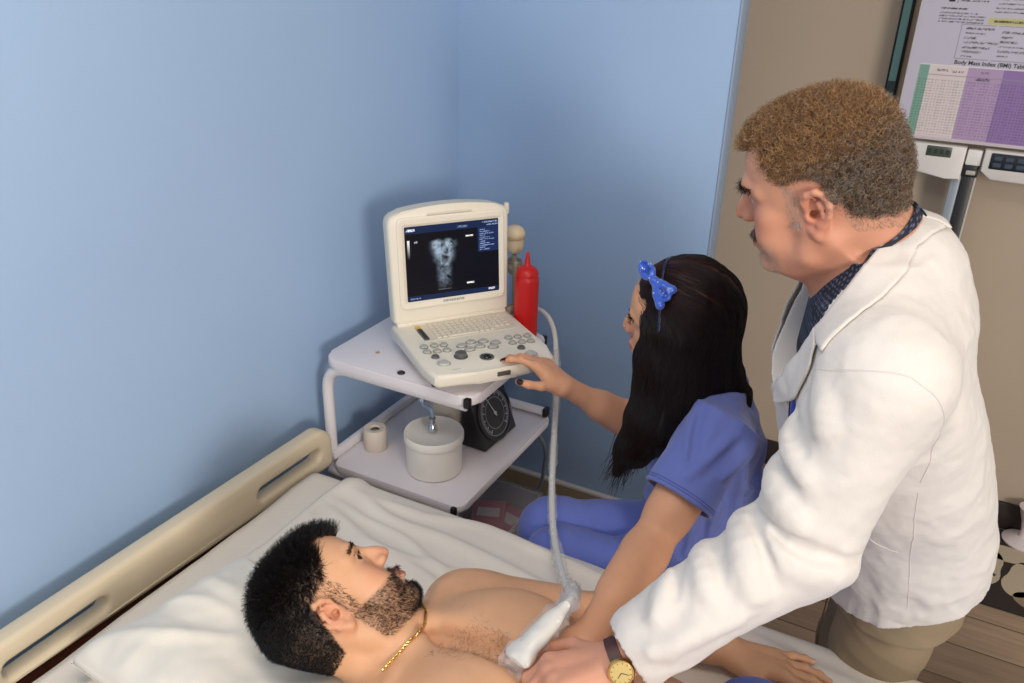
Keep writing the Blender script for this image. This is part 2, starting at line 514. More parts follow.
mat_ = MB().box((-1.235, BY0+.01, 0.42), (BX1-.01, BY1-.01, BZ-.012), 0.045, 5).build('mattress', mat('mattress_cover', (222, 212, 196), 0.8), bed)

def sheet(name, label, cat, x0, x1, y0, y1, zt, drop, wr, parent=None, nu=150, nv=170, thick=0.004, rad=0.06, lapx0=False, seed=0.0):
    """cotton lying on the mattress and hanging over its two long sides"""
    L = (y1-y0)+2*drop
    u = np.linspace(0, 1, nu)[:, None]*np.ones((1, nv)); s = np.ones((nu, 1))*np.linspace(-drop, (y1-y0)+drop, nv)[None]
    X = x0+(x1-x0)*u
    # profile round the edges
    yy = np.clip(s, 0, y1-y0)+y0; zz = np.full_like(s, zt)
    W = y1-y0
    def prof(t):   # t: arc length past the start of the rounded edge, returns (out, down)
        a = np.clip(t/rad, 0, PI/2)
        o = rad*np.sin(a); d = rad*(1-np.cos(a))
        ex = np.maximum(t-rad*PI/2, 0)
        return o, d+ex
    tr = s-(W-rad); tl = rad-s
    o, d = prof(np.maximum(tr, 0)); yr = y1-rad+o; zr = zt-d
    o2, d2 = prof(np.maximum(tl, 0)); yl = y0+rad-o2; zl = zt-d2
    Y = np.where(tr > 0, yr, np.where(tl > 0, yl, y0+s)); Z = np.where(tr > 0, zr, np.where(tl > 0, zl, zt))
    P = np.stack([X, Y, Z], -1)
    n = np.stack([np.zeros_like(X), np.where(tr > 0, np.sin(np.clip(tr/rad, 0, PI/2)), np.where(tl > 0, -np.sin(np.clip(tl/rad, 0, PI/2)), 0)),
                  np.where(tr > 0, np.cos(np.clip(tr/rad, 0, PI/2)), np.where(tl > 0, np.cos(np.clip(tl/rad, 0, PI/2)), 1))], -1)
    h = wr(P)
    P = P+n*h[..., None]
    o = grid_mesh(name, P, linen, parent, thick=thick)
    return tag(o, label, cat) if label else o
def ridge(P, a, b, w, amp, wob=0.02, seed=0.0):
    """one soft fold running from a to b (xy)"""
    a = np.array(a); b = np.array(b); d = b-a; L = np.hypot(*d); d = d/L
    q = P[..., :2]-a; t = q@d; v = q@np.array([-d[1], d[0]])
    v = v+wob*noise(np.stack([t*6+seed, t*0+seed*3.3, t*0], -1))
    f = sstep(-.05, .12, t)*(1-sstep(L-.18, L+.05, t))
    return amp*f*np.exp(-(v/w)**2)
def wr_base(P):
    return 0.0035*noise(P*np.array([1, 2.2, 1]), 5, 2)+ridge(P, (-1.2, .95), (-.9, 1.2), .02, .004)
def wr_draw(P):
    h = 0.004*noise(P, 6, 2)
    for i, (a, b, w_, am) in enumerate([
        ((-1.10, 1.30), (-0.25, 1.20), .016, .012), ((-1.12, 1.24), (-0.45, 1.02), .018, .013), ((-1.13, 1.19), (-0.60, 1.00), .013, .010),
        ((-1.05, 1.335), (-0.15, 1.31), .014, .009), ((-1.10, 1.10), (-0.72, .98), .018, .012), ((-1.12, 1.27), (-.62, 1.12), .011, .008),
        ((-0.98, 1.16), (-0.35, 1.19), .014, .009), ((-0.2, 1.30), (.55, 1.22), .018, .009), ((-.05, 1.18), (.6, 1.30), .02, .011),
        ((-.2, 1.05), (.5, 1.0), .02, .01), ((-1.0, .62), (-.2, .7), .02, .01)]):
        h = h+ridge(P, a, b, w_, am, .03, i*1.7)
    # gathered, doubled edge at the head end
    e = P[..., 0]-(-1.13+0.02*noise(P*np.array([0, 1, 0]), 9))
    h = h+0.012*np.exp(-(e/.022)**2)*(0.7+0.5*noise(P, 14))
    return np.maximum(h, -0.004)+.004
sheet('fitted_sheet', 'smooth white fitted sheet on the mattress along the headboard', 'bed sheet', -1.238, BX1, BY0, BY1, BZ-.004, 0.16, wr_base)
sheet('draw_sheet', 'creased white sheet spread over the bed under the shirtless man', 'bed sheet', -1.135, BX1-.05, BY0-.005, BY1+.006, BZ+.004, 0.14, wr_draw, nu=260, nv=190, seed=3)

# pillow: soft lens with pinched corners and a dent under the head
def pillow():
    nu, nv = 90, 120
    U, Vv = np.meshgrid(np.linspace(-1, 1, nu), np.linspace(-1, 1, nv), indexing='ij')
    cx, cy, hx, hy = -0.880, 0.742, 0.255, 0.180
    def edge(a, b): return a*(1-0.10*(1-np.abs(b)**2)*1.0)
    X = hx*edge(U, Vv); Y = hy*edge(Vv, U)
    f = (1-U**4)**.42*(1-Vv**4)**.42
    a = math.radians(-11)
    wx = cx+X*math.cos(a)-Y*math.sin(a); wy = cy+X*math.sin(a)+Y*math.cos(a)
    P0 = np.stack([wx, wy, 0*wx], -1)
    dent = 0.050*np.exp(-(((wx+.80)/.14)**2+((wy-.80)/.15)**2))
    wr = 0.006*noise(P0, 11, 3)+0.010*np.abs(noise(P0*np.array([1, 2.5, 1]), 5, 2))*(1-f)
    for i, (p, q) in enumerate([((-1.12, .64), (-.88, .78)), ((-1.12, .96), (-.9, .86)), ((-1.14, .75), (-.9, .8)), ((-1.1, .84), (-.9, .83)), ((-1.0, .98), (-.86, .9))]):
        wr = wr+ridge(P0, p, q, .016, .008, .02, i*2.1)
    top = 0.649+0.080*f-dent*f+wr*np.minimum(1, f*2.5)
    bot = 0.645-0.032*f
    n = nu*nv
    V = np.concatenate([np.stack([wx, wy, top], -1).reshape(-1, 3), np.stack([wx, wy, bot], -1).reshape(-1, 3)])
    idx = np.arange(n).reshape(nu, nv)
    F1 = np.stack([idx[:-1, :-1], idx[1:, :-1], idx[1:, 1:], idx[:-1, 1:]], -1).reshape(-1, 4)
    F2 = F1[:, ::-1]+n
    rim = np.concatenate([idx[0, :], idx[1:, -1], idx[-1, -2::-1], idx[-2:0:-1, 0]])
    r2 = np.roll(rim, -1)
    F3 = np.stack([r2, rim, rim+n, r2+n], -1)
    o = np_mesh('pillow', V, np.concatenate([F1, F2, F3]), mat('pillow_cotton', (238, 229, 214), 0.85, bump=0.1, bscale=420, spec=0.2, sheen=0.2))
    return tag(o, 'plump white pillow dented under the bearded man\'s head', 'pillow')
pillow()
# ================================================================== the trolley and what stands on it
white_lam = mat('trolley_board', (228, 220, 222), 0.4, var=0.01, spec=0.45)
white_tube = mat('trolley_tube', (225, 219, 220), 0.35, spec=0.5)
blackp = mat('black_plastic', (22, 22, 24), 0.45)
chrome = mat('chrome', (200, 205, 212), 0.15, metal=1.0)
cart = thing('equipment_trolley', 'white two-shelf medical trolley in the corner beside the bed', 'trolley', (-1.07, 1.67, 0))
def shelf(name, x0, x1, y0, y1, z0, z1, r):
    return MB().prism(rrect(x0, y0, x1, y1, r), z0, z1, None, 0.006, 2).build(name, white_lam, cart)
shelf('upper_shelf', -1.290, -0.845, 1.466, 1.885, 0.832, 0.860, 0.040)
shelf('lower_shelf', -1.275, -0.868, 1.452, 1.985, 0.528, 0.550, 0.03)
shelf('base_shelf', -1.275, -0.868, 1.47, 1.96, 0.165, 0.185, 0.03)
def bend(pts, r, n=6):
    out = [Vector(pts[0])]
    for a, b, c in zip(pts, pts[1:], pts[2:]):
        a, b, c = Vector(a), Vector(b), Vector(c)
        p = b+(a-b).normalized()*r; q = b+(c-b).normalized()*r
        for k in range(n+1):
            t = k/n; out.append(p*(1-t)**2+b*2*t*(1-t)+q*t*t)
    out.append(Vector(pts[-1])); return out
for y in (1.490, 1.870):
    MB().tube(bend([(-.875, y, .824), (-1.297, y, .824), (-1.297, y, .06)], .075, 8), 0.0150, 14).build('post', white_tube, cart)
    MB().box((-.868, y-.030 if y < 1.6 else y+.002, .832), (-.852, y-.014 if y < 1.6 else y+.017, .857), .003).build('end_cap', blackp, cart)
MB().tube([(-.890, 1.470, .517), (-1.29, 1.470, .517)], 0.0130, 12).build('shelf_rail', white_tube, cart)
MB().box((-.895, 1.444, .524), (-.880, 1.456, .549), .003).build('end_cap', blackp, cart)
MB().tube([(-.890, 1.970, .566), (-1.29, 1.970, .566)], 0.0130, 12).build('shelf_rail', white_tube, cart)
MB().box((-.890, 1.957, .553), (-.876, 1.983, .579), .003).build('end_cap', blackp, cart)
for y in (1.49, 1.90):
    MB().tube(bend([(-1.297, y, .16), (-1.297, y, .07), (-.80, y, .07)], .04), 0.0140, 12).build('foot_rail', white_tube, cart)
    for x in (-1.27, -.83):
        c = MB(); M = frame((x, y-0.011, 0.030), (1, 0, 0), (0, 0, 1))
        c.lathe([(0, 0), (.026, 0), (.029, .004), (.029, .018), (.026, .022), (0, .022)], M, 18); c.build('caster', mat('black_rubber', (28, 28, 30), 0.6), cart)
MB().box((-1.292, 1.468, .550), (-1.272, 1.985, .575), .005).build('side_rim', white_tube, cart)
# screw heads and a grommet on the upper shelf
MB().lathe([(0, 0), (.010, 0), (.010, .002), (.008, .004), (0, .004)], Matrix.Translation((-1.063, 1.492, .860)), 16).build('screw_cap', mat('dark_metal', (70, 66, 66), 0.35, metal=.8), cart)
MB().lathe([(0, 0), (.006, 0), (.006, .0015), (0, .0015)], Matrix.Translation((-1.180, 1.556, .860)), 12).build('screw_cap', mat('tan_cap', (190, 150, 118), 0.5), cart)

# big translucent jar
milky = mat('milky_plastic', (236, 231, 222), 0.4, spec=0.4, sss=0.25, sss_r=(.4, .38, .3))
jar = thing('gel_tub', 'large milky plastic tub with flat lid on the lower shelf', 'tub', (-1.022, 1.572, .55))
with LocalCoords():
    MB().lathe([(0, 0), (.068, 0), (.0735, .006), (.0745, .088), (.0735, .094)], None, 48).build('tub_body', milky, jar)
    MB().lathe([(.0735, .094), (.0785, .095), (.079, .112), (.0765, .117), (.072, .115), (.069, .113), (0, .113)], None, 48).build('lid', milky, jar)
b2 = thing('storage_canister', 'tall off-white canister behind the milky tub under the shelf', 'canister', (-1.078, 1.742, .55))
with LocalCoords():
    MB().lathe([(0, 0), (.050, 0), (.054, .006), (.054, .20), (.050, .206), (.042, .215)], None, 40).build('canister_body', mat('offwhite_plastic', (206, 196, 180), 0.45), b2)
    MB().lathe([(.042, .215), (.047, .216), (.047, .238), (.043, .242), (0, .242)], None, 40).build('lid', mat('offwhite_lid', (216, 208, 194), 0.4), b2)
# chrome clamp with a clear hose resting on the tub lid
cl = thing('hose_connector', 'chrome hose connector with blue-clear tube resting on the tub lid', 'connector', (-1.022, 1.565, .668))
with LocalCoords():
    MB().lathe([(0, 0), (.012, .001), (.0135, .006), (.012, .016), (.008, .021), (.007, .034), (.009, .036), (.009, .042), (0, .043)], None, 20).build('metal_tip', chrome, cl)
    MB().tube(bend([(0, 0, .042), (-.004, .004, .066), (-.038, .012, .062), (-.042, .02, .1), (-.075, .11, .108)], .012, 6), .0055, 10).build('hose', mat('clear_blue_tube', (170, 196, 216), 0.15, trans=.5), cl)
    MB().lathe([(.006, 0), (.010, 0), (.010, .016), (.006, .016)], frame((-.0395, .014, .072), (1, 0, 0), (0, .8, -.3)), 14).build('collar', chrome, cl)
# small roll
rl = tag(MB().lathe([(.012, .052), (.012, .008), (0, .006), (0, 0), (.030, 0), (.0325, .003), (.0325, .060), (.030, .064), (.016, .063), (.012, .058)], Matrix.Translation((-1.218, 1.578, .55)), 36, cap=False).build('tape_roll', mat('paper_roll', (218, 205, 190), 0.75)), 'small cream tape roll standing by the tub', 'roll')

# aneroid gauge: slanted black box with a round dial
ga = thing('pressure_gauge', 'square black blood pressure gauge with round dial on the lower shelf', 'gauge', (-0.931, 1.785, .55))
def gauge():
    q = Vector((1, -0.05, 0)).normalized()       # faces this way
    rt = Vector((0.05, 1, 0)).normalized()
    tl = math.radians(20)
    nrm = q*math.cos(tl)+Vector((0, 0, 1))*math.sin(tl)
    upv = Vector((0, 0, 1))*math.cos(tl)-q*math.sin(tl)
    M = frame((0.0, 0.0, 0.0), rt, upv)
    W, Hh = .170, .175
    side = [(0, 0), (.0, Hh), (-.05, Hh), (-.115, 0)]
    b = MB()
    # wedge body
    A = M @ Vector((-W/2, 0, 0)); 
    def pt(x, y, z): return M @ Vector((x, y, z))
    f0 = [pt(-W/2, .004, 0), pt(W/2, .004, 0), pt(W/2, Hh, 0), pt(-W/2, Hh, 0)]
    bz = lambda p, dz: Vector((p.x, p.y, 0)) - q*dz + Vector((0, 0, p.z))
    top1, top0 = f0[2]-q*.022, f0[3]-q*.022
    bt1, bt0 = f0[1]-q*.085, f0[0]-q*.085; bt1.z = bt0.z = 0.002
    vs = [b.bm.verts.new(v) for v in (f0[0], f0[1], f0[2], f0[3], bt0, bt1, top1, top0)]
    for f in ((0, 1, 2, 3), (5, 4, 7, 6), (1, 5, 6, 2), (4, 0, 3, 7), (3, 2, 6, 7), (4, 5, 1, 0)): b.bm.faces.new([vs[i] for i in f])
    bmesh.ops.bevel(b.bm, geom=b.bm.edges[:], offset=.006, segments=3, profile=.5, affect='EDGES')
    b.build('housing', mat('gauge_black', (30, 30, 33), 0.4), ga)
    M2 = M @ Matrix.Translation((0, Hh*.5, .0005))
    MB().lathe([(0, 0), (.074, 0), (.074, .003), (0, .003)], M2, 56).build('dial', mat('dial_charcoal', (52, 54, 58), 0.35), ga)
    MB().lathe([(.072, .0), (.079, .0), (.079, .006), (.074, .007), (.072, .005)], M2, 56, cap=False).build('dial_rim', mat('gauge_rim', (46, 47, 50), 0.3), ga)
    t = MB()
    for k in range(61):
        a = math.radians(-140+280*k/60-90+180); L = .012 if k % 5 == 0 else .006
        c0, s0 = math.cos(a), math.sin(a)
        for rr in (.062,):
            w_ = .0009 if k % 5 else .0014
            p = [M2 @ Vector((c0*rr-s0*w_, s0*rr+c0*w_, .0036)), M2 @ Vector((c0*rr+s0*w_, s0*rr-c0*w_, .0036)), M2 @ Vector((c0*(rr-L)+s0*w_, s0*(rr-L)-c0*w_, .0036)), M2 @ Vector((c0*(rr-L)-s0*w_, s0*(rr-L)+c0*w_, .0036))]
            t.quad(*p)
    for rr in (.064, .044):
        n = 72
        for k in range(n):
            a, a2 = 2*PI*k/n, 2*PI*(k+1)/n
            t.quad(*[M2 @ Vector((r_*math.cos(x_), r_*math.sin(x_), .0035)) for r_, x_ in ((rr, a), (rr, a2), (rr+.0012, a2), (rr+.0012, a))])
    t.build('dial_marking', mat('dial_white', (190, 192, 194), 0.5), ga, smooth=False)
    nb = MB(); a = math.radians(112)
    nb.quad(*[M2 @ Vector((math.cos(a)*r_-math.sin(a)*w_, math.sin(a)*r_+math.cos(a)*w_, .0045)) for r_, w_ in ((-.012, .002), (-.012, -.002), (.056, -.0008), (.056, .0008))])
    nb.lathe([(0, .003), (.005, .003), (.005, .006), (0, .006)], M2, 16)
    nb.build('needle', mat('needle_white', (225, 225, 222), 0.4), ga, smooth=False)
    MB().tube([pt(-W*.30, Hh+.004, -.02), pt(-W*.30, Hh+.02, -.015), pt(-W*.16, Hh+.026, -.008)], .008, 10).build('hose_port', mat('grey_port', (176, 178, 178), 0.4), ga)
with LocalCoords(): gauge()
# grey lead hanging behind the lower shelf
tag(MB().tube(bend([(-.93, 1.965, .52), (-.90, 2.03, .40), (-.92, 2.04, .22), (-1.03, 2.03, .20)], .05), .006, 8).build('power_lead', mat('lead_grey', (128, 132, 136), 0.5)), 'thin grey lead hanging behind the trolley\'s lower shelf', 'lead')
# tray with red packets standing on the trolley base
bn = thing('supply_bin', 'grey translucent bin holding red packets on the trolley\'s base', 'bin', (-.965, 1.80, .185))
with LocalCoords():
    b = MB(); W, D, Hh, t = .20, .26, .115, .004
    b.box((-W/2, -D/2, 0), (W/2, D/2, t)).box((-W/2, -D/2, 0), (-W/2+t, D/2, Hh)).box((W/2-t, -D/2, 0), (W/2, D/2, Hh)).box((-W/2, -D/2, 0), (W/2, -D/2+t, Hh)).box((-W/2, D/2-t, 0), (W/2, D/2, Hh))
    b.build('bin_wall', mat('bin_plastic', (196, 190, 192), 0.3, trans=.35), bn)
    MB().prism(rrect(-W/2-.008, -D/2-.008, W/2+.008, D/2+.008, .012), Hh-.003, Hh+.004, None, .002).build('bin_lid', mat('bin_lid_plastic', (200, 196, 198), 0.2, alpha=.16), bn)
for i, (dx, dy, z, rz) in enumerate([(-.03, -.05, .19, .1), (.02, .06, .192, -.2), (-.02, .01, .232, .4)]):
    p = thing('supply_packet', ['flat pink-red packet at the near end of the grey bin', 'flat pink-red packet at the far end of the grey bin', 'pink-red packet lying topmost in the grey bin'][i], 'packet', (-.965+dx, 1.80+dy, z), rz, 'red packets in the bin')
    with LocalCoords():
        MB().box((-.05, -.065, 0), (.05, .065, .036), .008, 3).build('wrapper', mat('packet_red', (196, 92, 98), 0.5), p)
        MB().box((-.034, -.022, .0355), (.034, .022, .0368), .0004, 1).build('sticker', mat('packet_white', (226, 210, 206), 0.5), p)

# red squeeze bottle
bo = thing('squeeze_bottle', 'bright red plastic squeeze bottle behind the ultrasound keyboard', 'bottle', (-0.903, 1.848, .86))
with LocalCoords():
    redp = mat('bottle_red', (206, 22, 20), 0.38, spec=0.5, sss=.1, sss_r=(.5, .05, .04))
    MB().lathe([(0, 0), (.028, 0), (.032, .004), (.0325, .02), (.0325, .162), (.031, .171), (.0285, .175)], None, 40).build('bottle_body', redp, bo)
    MB().lathe([(.0285, 0.175), (.030, 0.176), (.030, 0.184), (.026, 0.192), (.018, 0.199), (.0105, 0.203), (.0085, 0.206), (.0065, 0.219), (.0040, 0.237), (.0028, 0.240), (0, 0.240)], None, 32).build('nozzle_cap', redp, bo)
# ================================================================== portable ultrasound machine
ivory = mat('ultrasound_ivory', (233, 224, 206), 0.42, var=0.01, spec=0.4)
ivory2 = mat('ultrasound_ivory_panel', (224, 213, 194), 0.45)
us = thing('ultrasound_machine', 'ivory portable ultrasound machine with raised lid and lit screen', 'ultrasound machine', (-0.927, 1.422, .86), math.atan2(.79, .613))
def machine():
    # local: x along the front edge, y towards the hinge, z up from the shelf
    TOP = 0.066
    ol = [(0.012, -.022), (.10, -.030), (.20, -.030), (.296, -.022), (.306, -.014), (.313, .04), (.316, .285), (.308, .296), (-.004, .296), (-.012, .285), (-.008, .04), (.001, -.014)]
    MB().prism(ol, 0.034, TOP, None, .009, 3).build('console_body', ivory, us)
    for x, y in ((.03, .06), (.22, .24), (.03, .27), (.12, .06)):
        MB().lathe([(0, 0), (.011, 0), (.011, .036), (0, .036)], Matrix.Translation((x, y, 0)), 14).build('rubber_foot', mat('black_rubber', (28, 28, 30), 0.6), us)
    # recessed key bed and rear deck
    MB().prism(rrect(.045, .165, .292, .262, .008), TOP-.002, TOP+.0012, None, .001, 1).build('key_bed', ivory2, us)
    MB().box((.002, .2690, TOP-.001), (.306, .294, TOP+.010), .004, 2).build('hinge_cover', ivory, us)
    keym = mat('key_cream', (226, 216, 198), 0.5)
    for r in range(6):
        y = .172+r*.0148; n = 14 if r != 0 else 6
        x = .076
        for k in range(n):
            w_ = .0136 if r else (.0136 if k not in (2,) else .084)
            if r == 0 and k > 2: pass
            MB().box((x, y, TOP+.0006), (x+w_-.0022, y+.0122, TOP+.0040), .001, 1).build('key', keym, us)
            x += w_+.0012
    # gain sliders: charcoal strip with a yellow top
    MB().prism(rrect(.042, .172, .056, .240, .004), TOP, TOP+.0035, None, .001, 1).build('slider_panel', mat('slider_grey', (92, 92, 92), 0.5), us)
    MB().prism(rrect(.0425, .240, .0555, .256, .004), TOP, TOP+.0040, None, .001, 1).build('slider_cap', mat('slider_yellow', (232, 176, 70), 0.5), us)
    for k in range(7):
        MB().box((.045, .176+k*.009, TOP+.003), (.053, .1795+k*.009, TOP+.0065), .0008, 1).build('slider', mat('slider_dark', (52, 52, 54), 0.5), us)
    btn = [(0.028, 0.138), (0.054, 0.137), (0.077, 0.132), (0.026, 0.109), (0.05, 0.104), (0.074, 0.101), (0.116, 0.111), (0.145, 0.123), (0.175, 0.117), (0.201, 0.099), (0.127, 0.085), (0.157, 0.093), (0.186, 0.079), (0.243, 0.114), (0.267, 0.111), (0.292, 0.108), (0.24, 0.083), (0.264, 0.079), (0.287, 0.076), (0.248, 0.049), (0.035, 0.076)]
    for i, (x, y) in enumerate(btn):
        dk = i >= 19
        wide = 6 <= i <= 12
        b = MB(); M = Matrix.Translation((x, y, TOP)) @ Matrix.Diagonal((1.35 if wide else 1, 1, 1, 1))
        b.lathe([(0, 0), (.0088, 0), (.0088, .004), (.0078, .0055), (0, .0058)], M, 18)
        b.build('control_button', mat('button_grey', (178, 176, 168), 0.45) if not dk else mat('button_charcoal', (92, 92, 92), 0.45), us)
        MB().lathe([(.0090, 0), (.0108, 0), (.0108, .0012), (.0090, .0012)], M, 18, cap=False).build('button_ring', mat('button_ring_grey', (150, 148, 142), 0.5), us)
    for (x, y, r, col, h_) in ((.042, .036, .0135, 'button_pale', .006), (.255, .009, .0135, 'button_pale', .006), (.093, .058, .0140, 'button_charcoal', .012)):
        MB().lathe([(0, 0), (r+.003, 0), (r+.003, .002), (r, .002), (r, h_-.002), (r-.002, h_), (0, h_)], Matrix.Translation((x, y, TOP)), 24).build('control_knob', mat('button_pale', (192, 192, 184), 0.4) if col == 'button_pale' else mat('button_charcoal', (92, 92, 92), 0.45), us)
    MB().lathe([(.0125, 0), (.0175, 0), (.0175, .0022), (.0125, .0022)], Matrix.Translation((.150, .033, TOP)), 28, cap=False).build('trackball_ring', mat('button_charcoal', (92, 92, 92)), us)
    tb = MB(); bmesh.ops.create_uvsphere(tb.bm, u_segments=24, v_segments=14, radius=.0125)
    for v in tb.bm.verts: v.co += Vector((.150, .033, TOP-.004))
    tb.build('trackball', mat('trackball_black', (16, 16, 18), 0.2), us)
    MB().box((.150, -.0322, .044), (.184, -.0285, .056), .0015, 1).build('port_slot', mat('slot_grey', (84, 80, 76), 0.5), us)
    MB().box((.05, -.001, TOP-.001), (.07, .0005, TOP+.0003)).build('status_mark', mat('button_ring_grey', (150, 148, 142)), us)
    # lid
    t = math.radians(5)
    Ux = Vector((1, 0, 0)); Up = Vector((0, math.sin(t), math.cos(t)))
    M = frame((0, .276, TOP), Ux, Up)          # local z of this frame points towards the viewer (-y)
    pts = []
    arch = lambda x: .288+.018*(1-((x-.155)/.165)**2)
    x0, x1 = -.007, .318
    pts += [(x0+.012, .006), (x1-.012, .006), (x1-.004, .012)]
    pts += [(x1, .265), (x1-.004, .279), (x1-.014, arch(x1-.014)-.003)]
    for k in range(1, 12): pts.append((x1-.014+(x0+.014-x1+.014)*k/12, arch(x1-.014+(x0+.014-x1+.014)*k/12)))
    pts += [(x0+.014, arch(x0+.014)-.003), (x0+.004, .279), (x0, .265), (x0+.004, .012)]
    MB().prism(pts, -.046, .002, M, .008, 3).build('lid_shell', ivory, us)
    # raised brow round the screen
    b = MB()
    inner = rrect(.026, .052, .297, .268, .012); 
    def ring(lo, li, za, zb):
        n = len(lo)
        A = [b.bm.verts.new(M @ Vector((x, y, za))) for x, y in lo]; B = [b.bm.verts.new(M @ Vector((x, y, zb))) for x, y in li]
        for i in range(n): b.bm.faces.new((A[i], A[(i+1) % n], B[(i+1) % n], B[i]))
    o1 = rrect(.014, .044, .303, .281, .016); o2 = rrect(.018, .048, .299, .276, .014)
    ring(o1, o1, .000, .0065); ring(o1, o2, .0065, .0085); ring(o2, rrect(.026, .058, .296, .264, .008), .0085, .0075); ring(rrect(.026, .058, .296, .264, .008), rrect(.034, .063, .288, .257, .004), .0075, .0030)
    b.build('screen_bezel', mat('ultrasound_ivory_bezel', (236, 226, 208), 0.45), us)
    MB().tube([M @ Vector((.095, .284, .003)), M @ Vector((.155, .2845, .0045)), M @ Vector((.215, .284, .003))], .0028, 8).build('latch', ivory2, us)
    # screen picture: dark scan with a bright fan and rows of small read-outs
    nx, ny = 300, 220
    X, Y = np.meshgrid(np.linspace(0, 1, nx), np.linspace(0, 1, ny), indexing='ij')   # Y up
    T = 1-Y
    C = np.zeros((nx, ny, 3)); C[:] = linarr((10, 10, 16))
    bar = ((T < .10) | (T > .93))[..., None]
    C = np.where(bar, linarr((20, 34, 66)), C)
    C = np.where(((X > .77) & (T > .10) & (T < .43))[..., None], linarr((22, 38, 78)), C)
    px, py = (X-.40)*1.30, T
    Pn = np.stack([X*1.3, T, 0*X], -1)
    n1 = noise(Pn, 14, 3); n2 = noise(Pn, 40, 2)
    halfw = .13+.02*np.sin(T*9)-.02*T
    head = np.exp(-((np.abs(px)-.09)/.06)**2-((T-.27)/.09)**2)*.9
    mid = np.exp(-(px/.13)**4-((T-.36)/.13)**4)*.55
    low = np.exp(-(px/.09)**4-((T-.66)/.17)**4)*.36
    arc = np.exp(-(np.hypot((px-.01)*1.1, T-.47)-.075)**2/.0006)*.55*(px > -.05)
    dark = np.exp(-((px-.035)/.05)**2-((T-.45)/.035)**2)
    v = (head+mid+low+arc)*(.75+.55*n1+.35*n2)*(1-.95*dark)
    v = v*sstep(.19, .24, T+.05*np.cos(px*12)*.3)
    v = np.clip(v, 0, 1)
    C = C+.62*v[..., None]*linarr((176, 200, 222))
    bits = _rs.rand(nx//3+1, ny)
    def text(x0_, x1_, t0, t1, col, dens=.6, am=1.0):
        m_ = (X > x0_) & (X < x1_) & (T > t0) & (T < t1)
        on = (bits[np.arange(nx)//3][:, np.arange(ny)] < dens)
        C[m_ & on] = linarr(col)*am
    text(.02, .11, .035, .065, (215, 222, 235), .8); text(.55, .66, .05, .075, (110, 130, 170)); text(.82, .99, .025, .045, (150, 165, 195)); text(.87, .99, .06, .08, (130, 150, 190))
    for k in range(11): text(.79, .79+.06+.05*((k*7) % 3), .125+k*.027, .138+k*.027, (130, 150, 190), .7)
    text(.64, .72, .185, .205, (225, 225, 225), .9); text(.64, .72, .825, .845, (225, 225, 225), .9); text(.03, .14, .955, .975, (120, 140, 180)); text(.88, .95, .945, .97, (225, 225, 225), .8)
    text(.10, .13, .20, .22, (200, 200, 205), .7)
    text(.33, .47, .875, .885, (90, 90, 95), .9)
    gb = (X > .025) & (X < .05) & (T > .18) & (T < .44)
    C[gb] = (linarr((235, 235, 240))[None]*(1-(T[gb]-.18)/.26)[:, None]**1.6)
    Pg = np.empty((nx, ny, 3))
    for i in range(nx):
        for j in (0, ny-1): pass
    o_ = np.array(M @ Vector((.034, .063, .0032))); a_ = np.array(M @ Vector((.288, .063, .0032)))-o_; b_ = np.array(M @ Vector((.034, .257, .0032)))-o_
    Pg = o_+X[..., None]*a_+Y[..., None]*b_
    grid_mesh('screen', Pg, mat('screen_glow', (10, 10, 16), 0.25, attr='tint', emit=0.42, spec=.4), us, cols=C)
    # maker's strip under the screen: a short blue-green line of small raised letters
    lg = MB()
    x = .128
    for k, w_ in enumerate((.006, .005, .007, .005, .006, .005, .007, .006)):
        for (dx, dy, ww, hh) in ((0, 0, .0014, .0056), (w_-.0022, 0, .0014, .0056), (0, .0044, w_-.0008, .0012), (0, .0, w_-.0008, .0012 if k % 2 else .0002)):
            lg.box(M @ Vector((x+dx, .0545+dy-.001, .0084)), M @ Vector((x+dx+ww, .0545+dy+hh-.001, .0092))) if False else lg.quad(*[M @ Vector(q) for q in ((x+dx, .0535+dy, .0094), (x+dx+ww, .0535+dy, .0094), (x+dx+ww, .0535+dy+hh, .0094), (x+dx, .0535+dy+hh, .0094))])
        x += w_+.0016
    lg.build('maker_logo', mat('logo_teal', (84, 136, 150), 0.5), us, smooth=False)
    # hooks on the lid's right shoulder
    MB().lathe([(0, 0), (.0075, 0), (.0075, .022), (.0055, .028), (0, .029)], Matrix.Translation(M @ Vector((.322, .262, -.022))), 16).build('lid_peg', ivory2, us)
    # probe holder arm at the right side
    MB().box((.312, .280, .05), (.345, .300, .074), .005, 2).build('holder_arm', mat('holder_grey', (150, 138, 120), 0.5), us)
    MB().box((.334, .282, .07), (.346, .300, .20), .004, 2).build('holder_post', mat('holder_grey', (150, 138, 120), 0.5), us)
    MB().box((.334, .292, .155), (.372, .352, .172), .003, 2).build('holder_arm', mat('holder_grey', (150, 138, 120)), us)
    MB().lathe([(.008, .147), (.021, .147), (.024, .177), (.021, .177), (.010, .155)], Matrix.Translation((.366, .357, 0)), 20, cap=False).build('holder_cup', mat('holder_grey', (150, 138, 120)), us)
with LocalCoords(): machine()
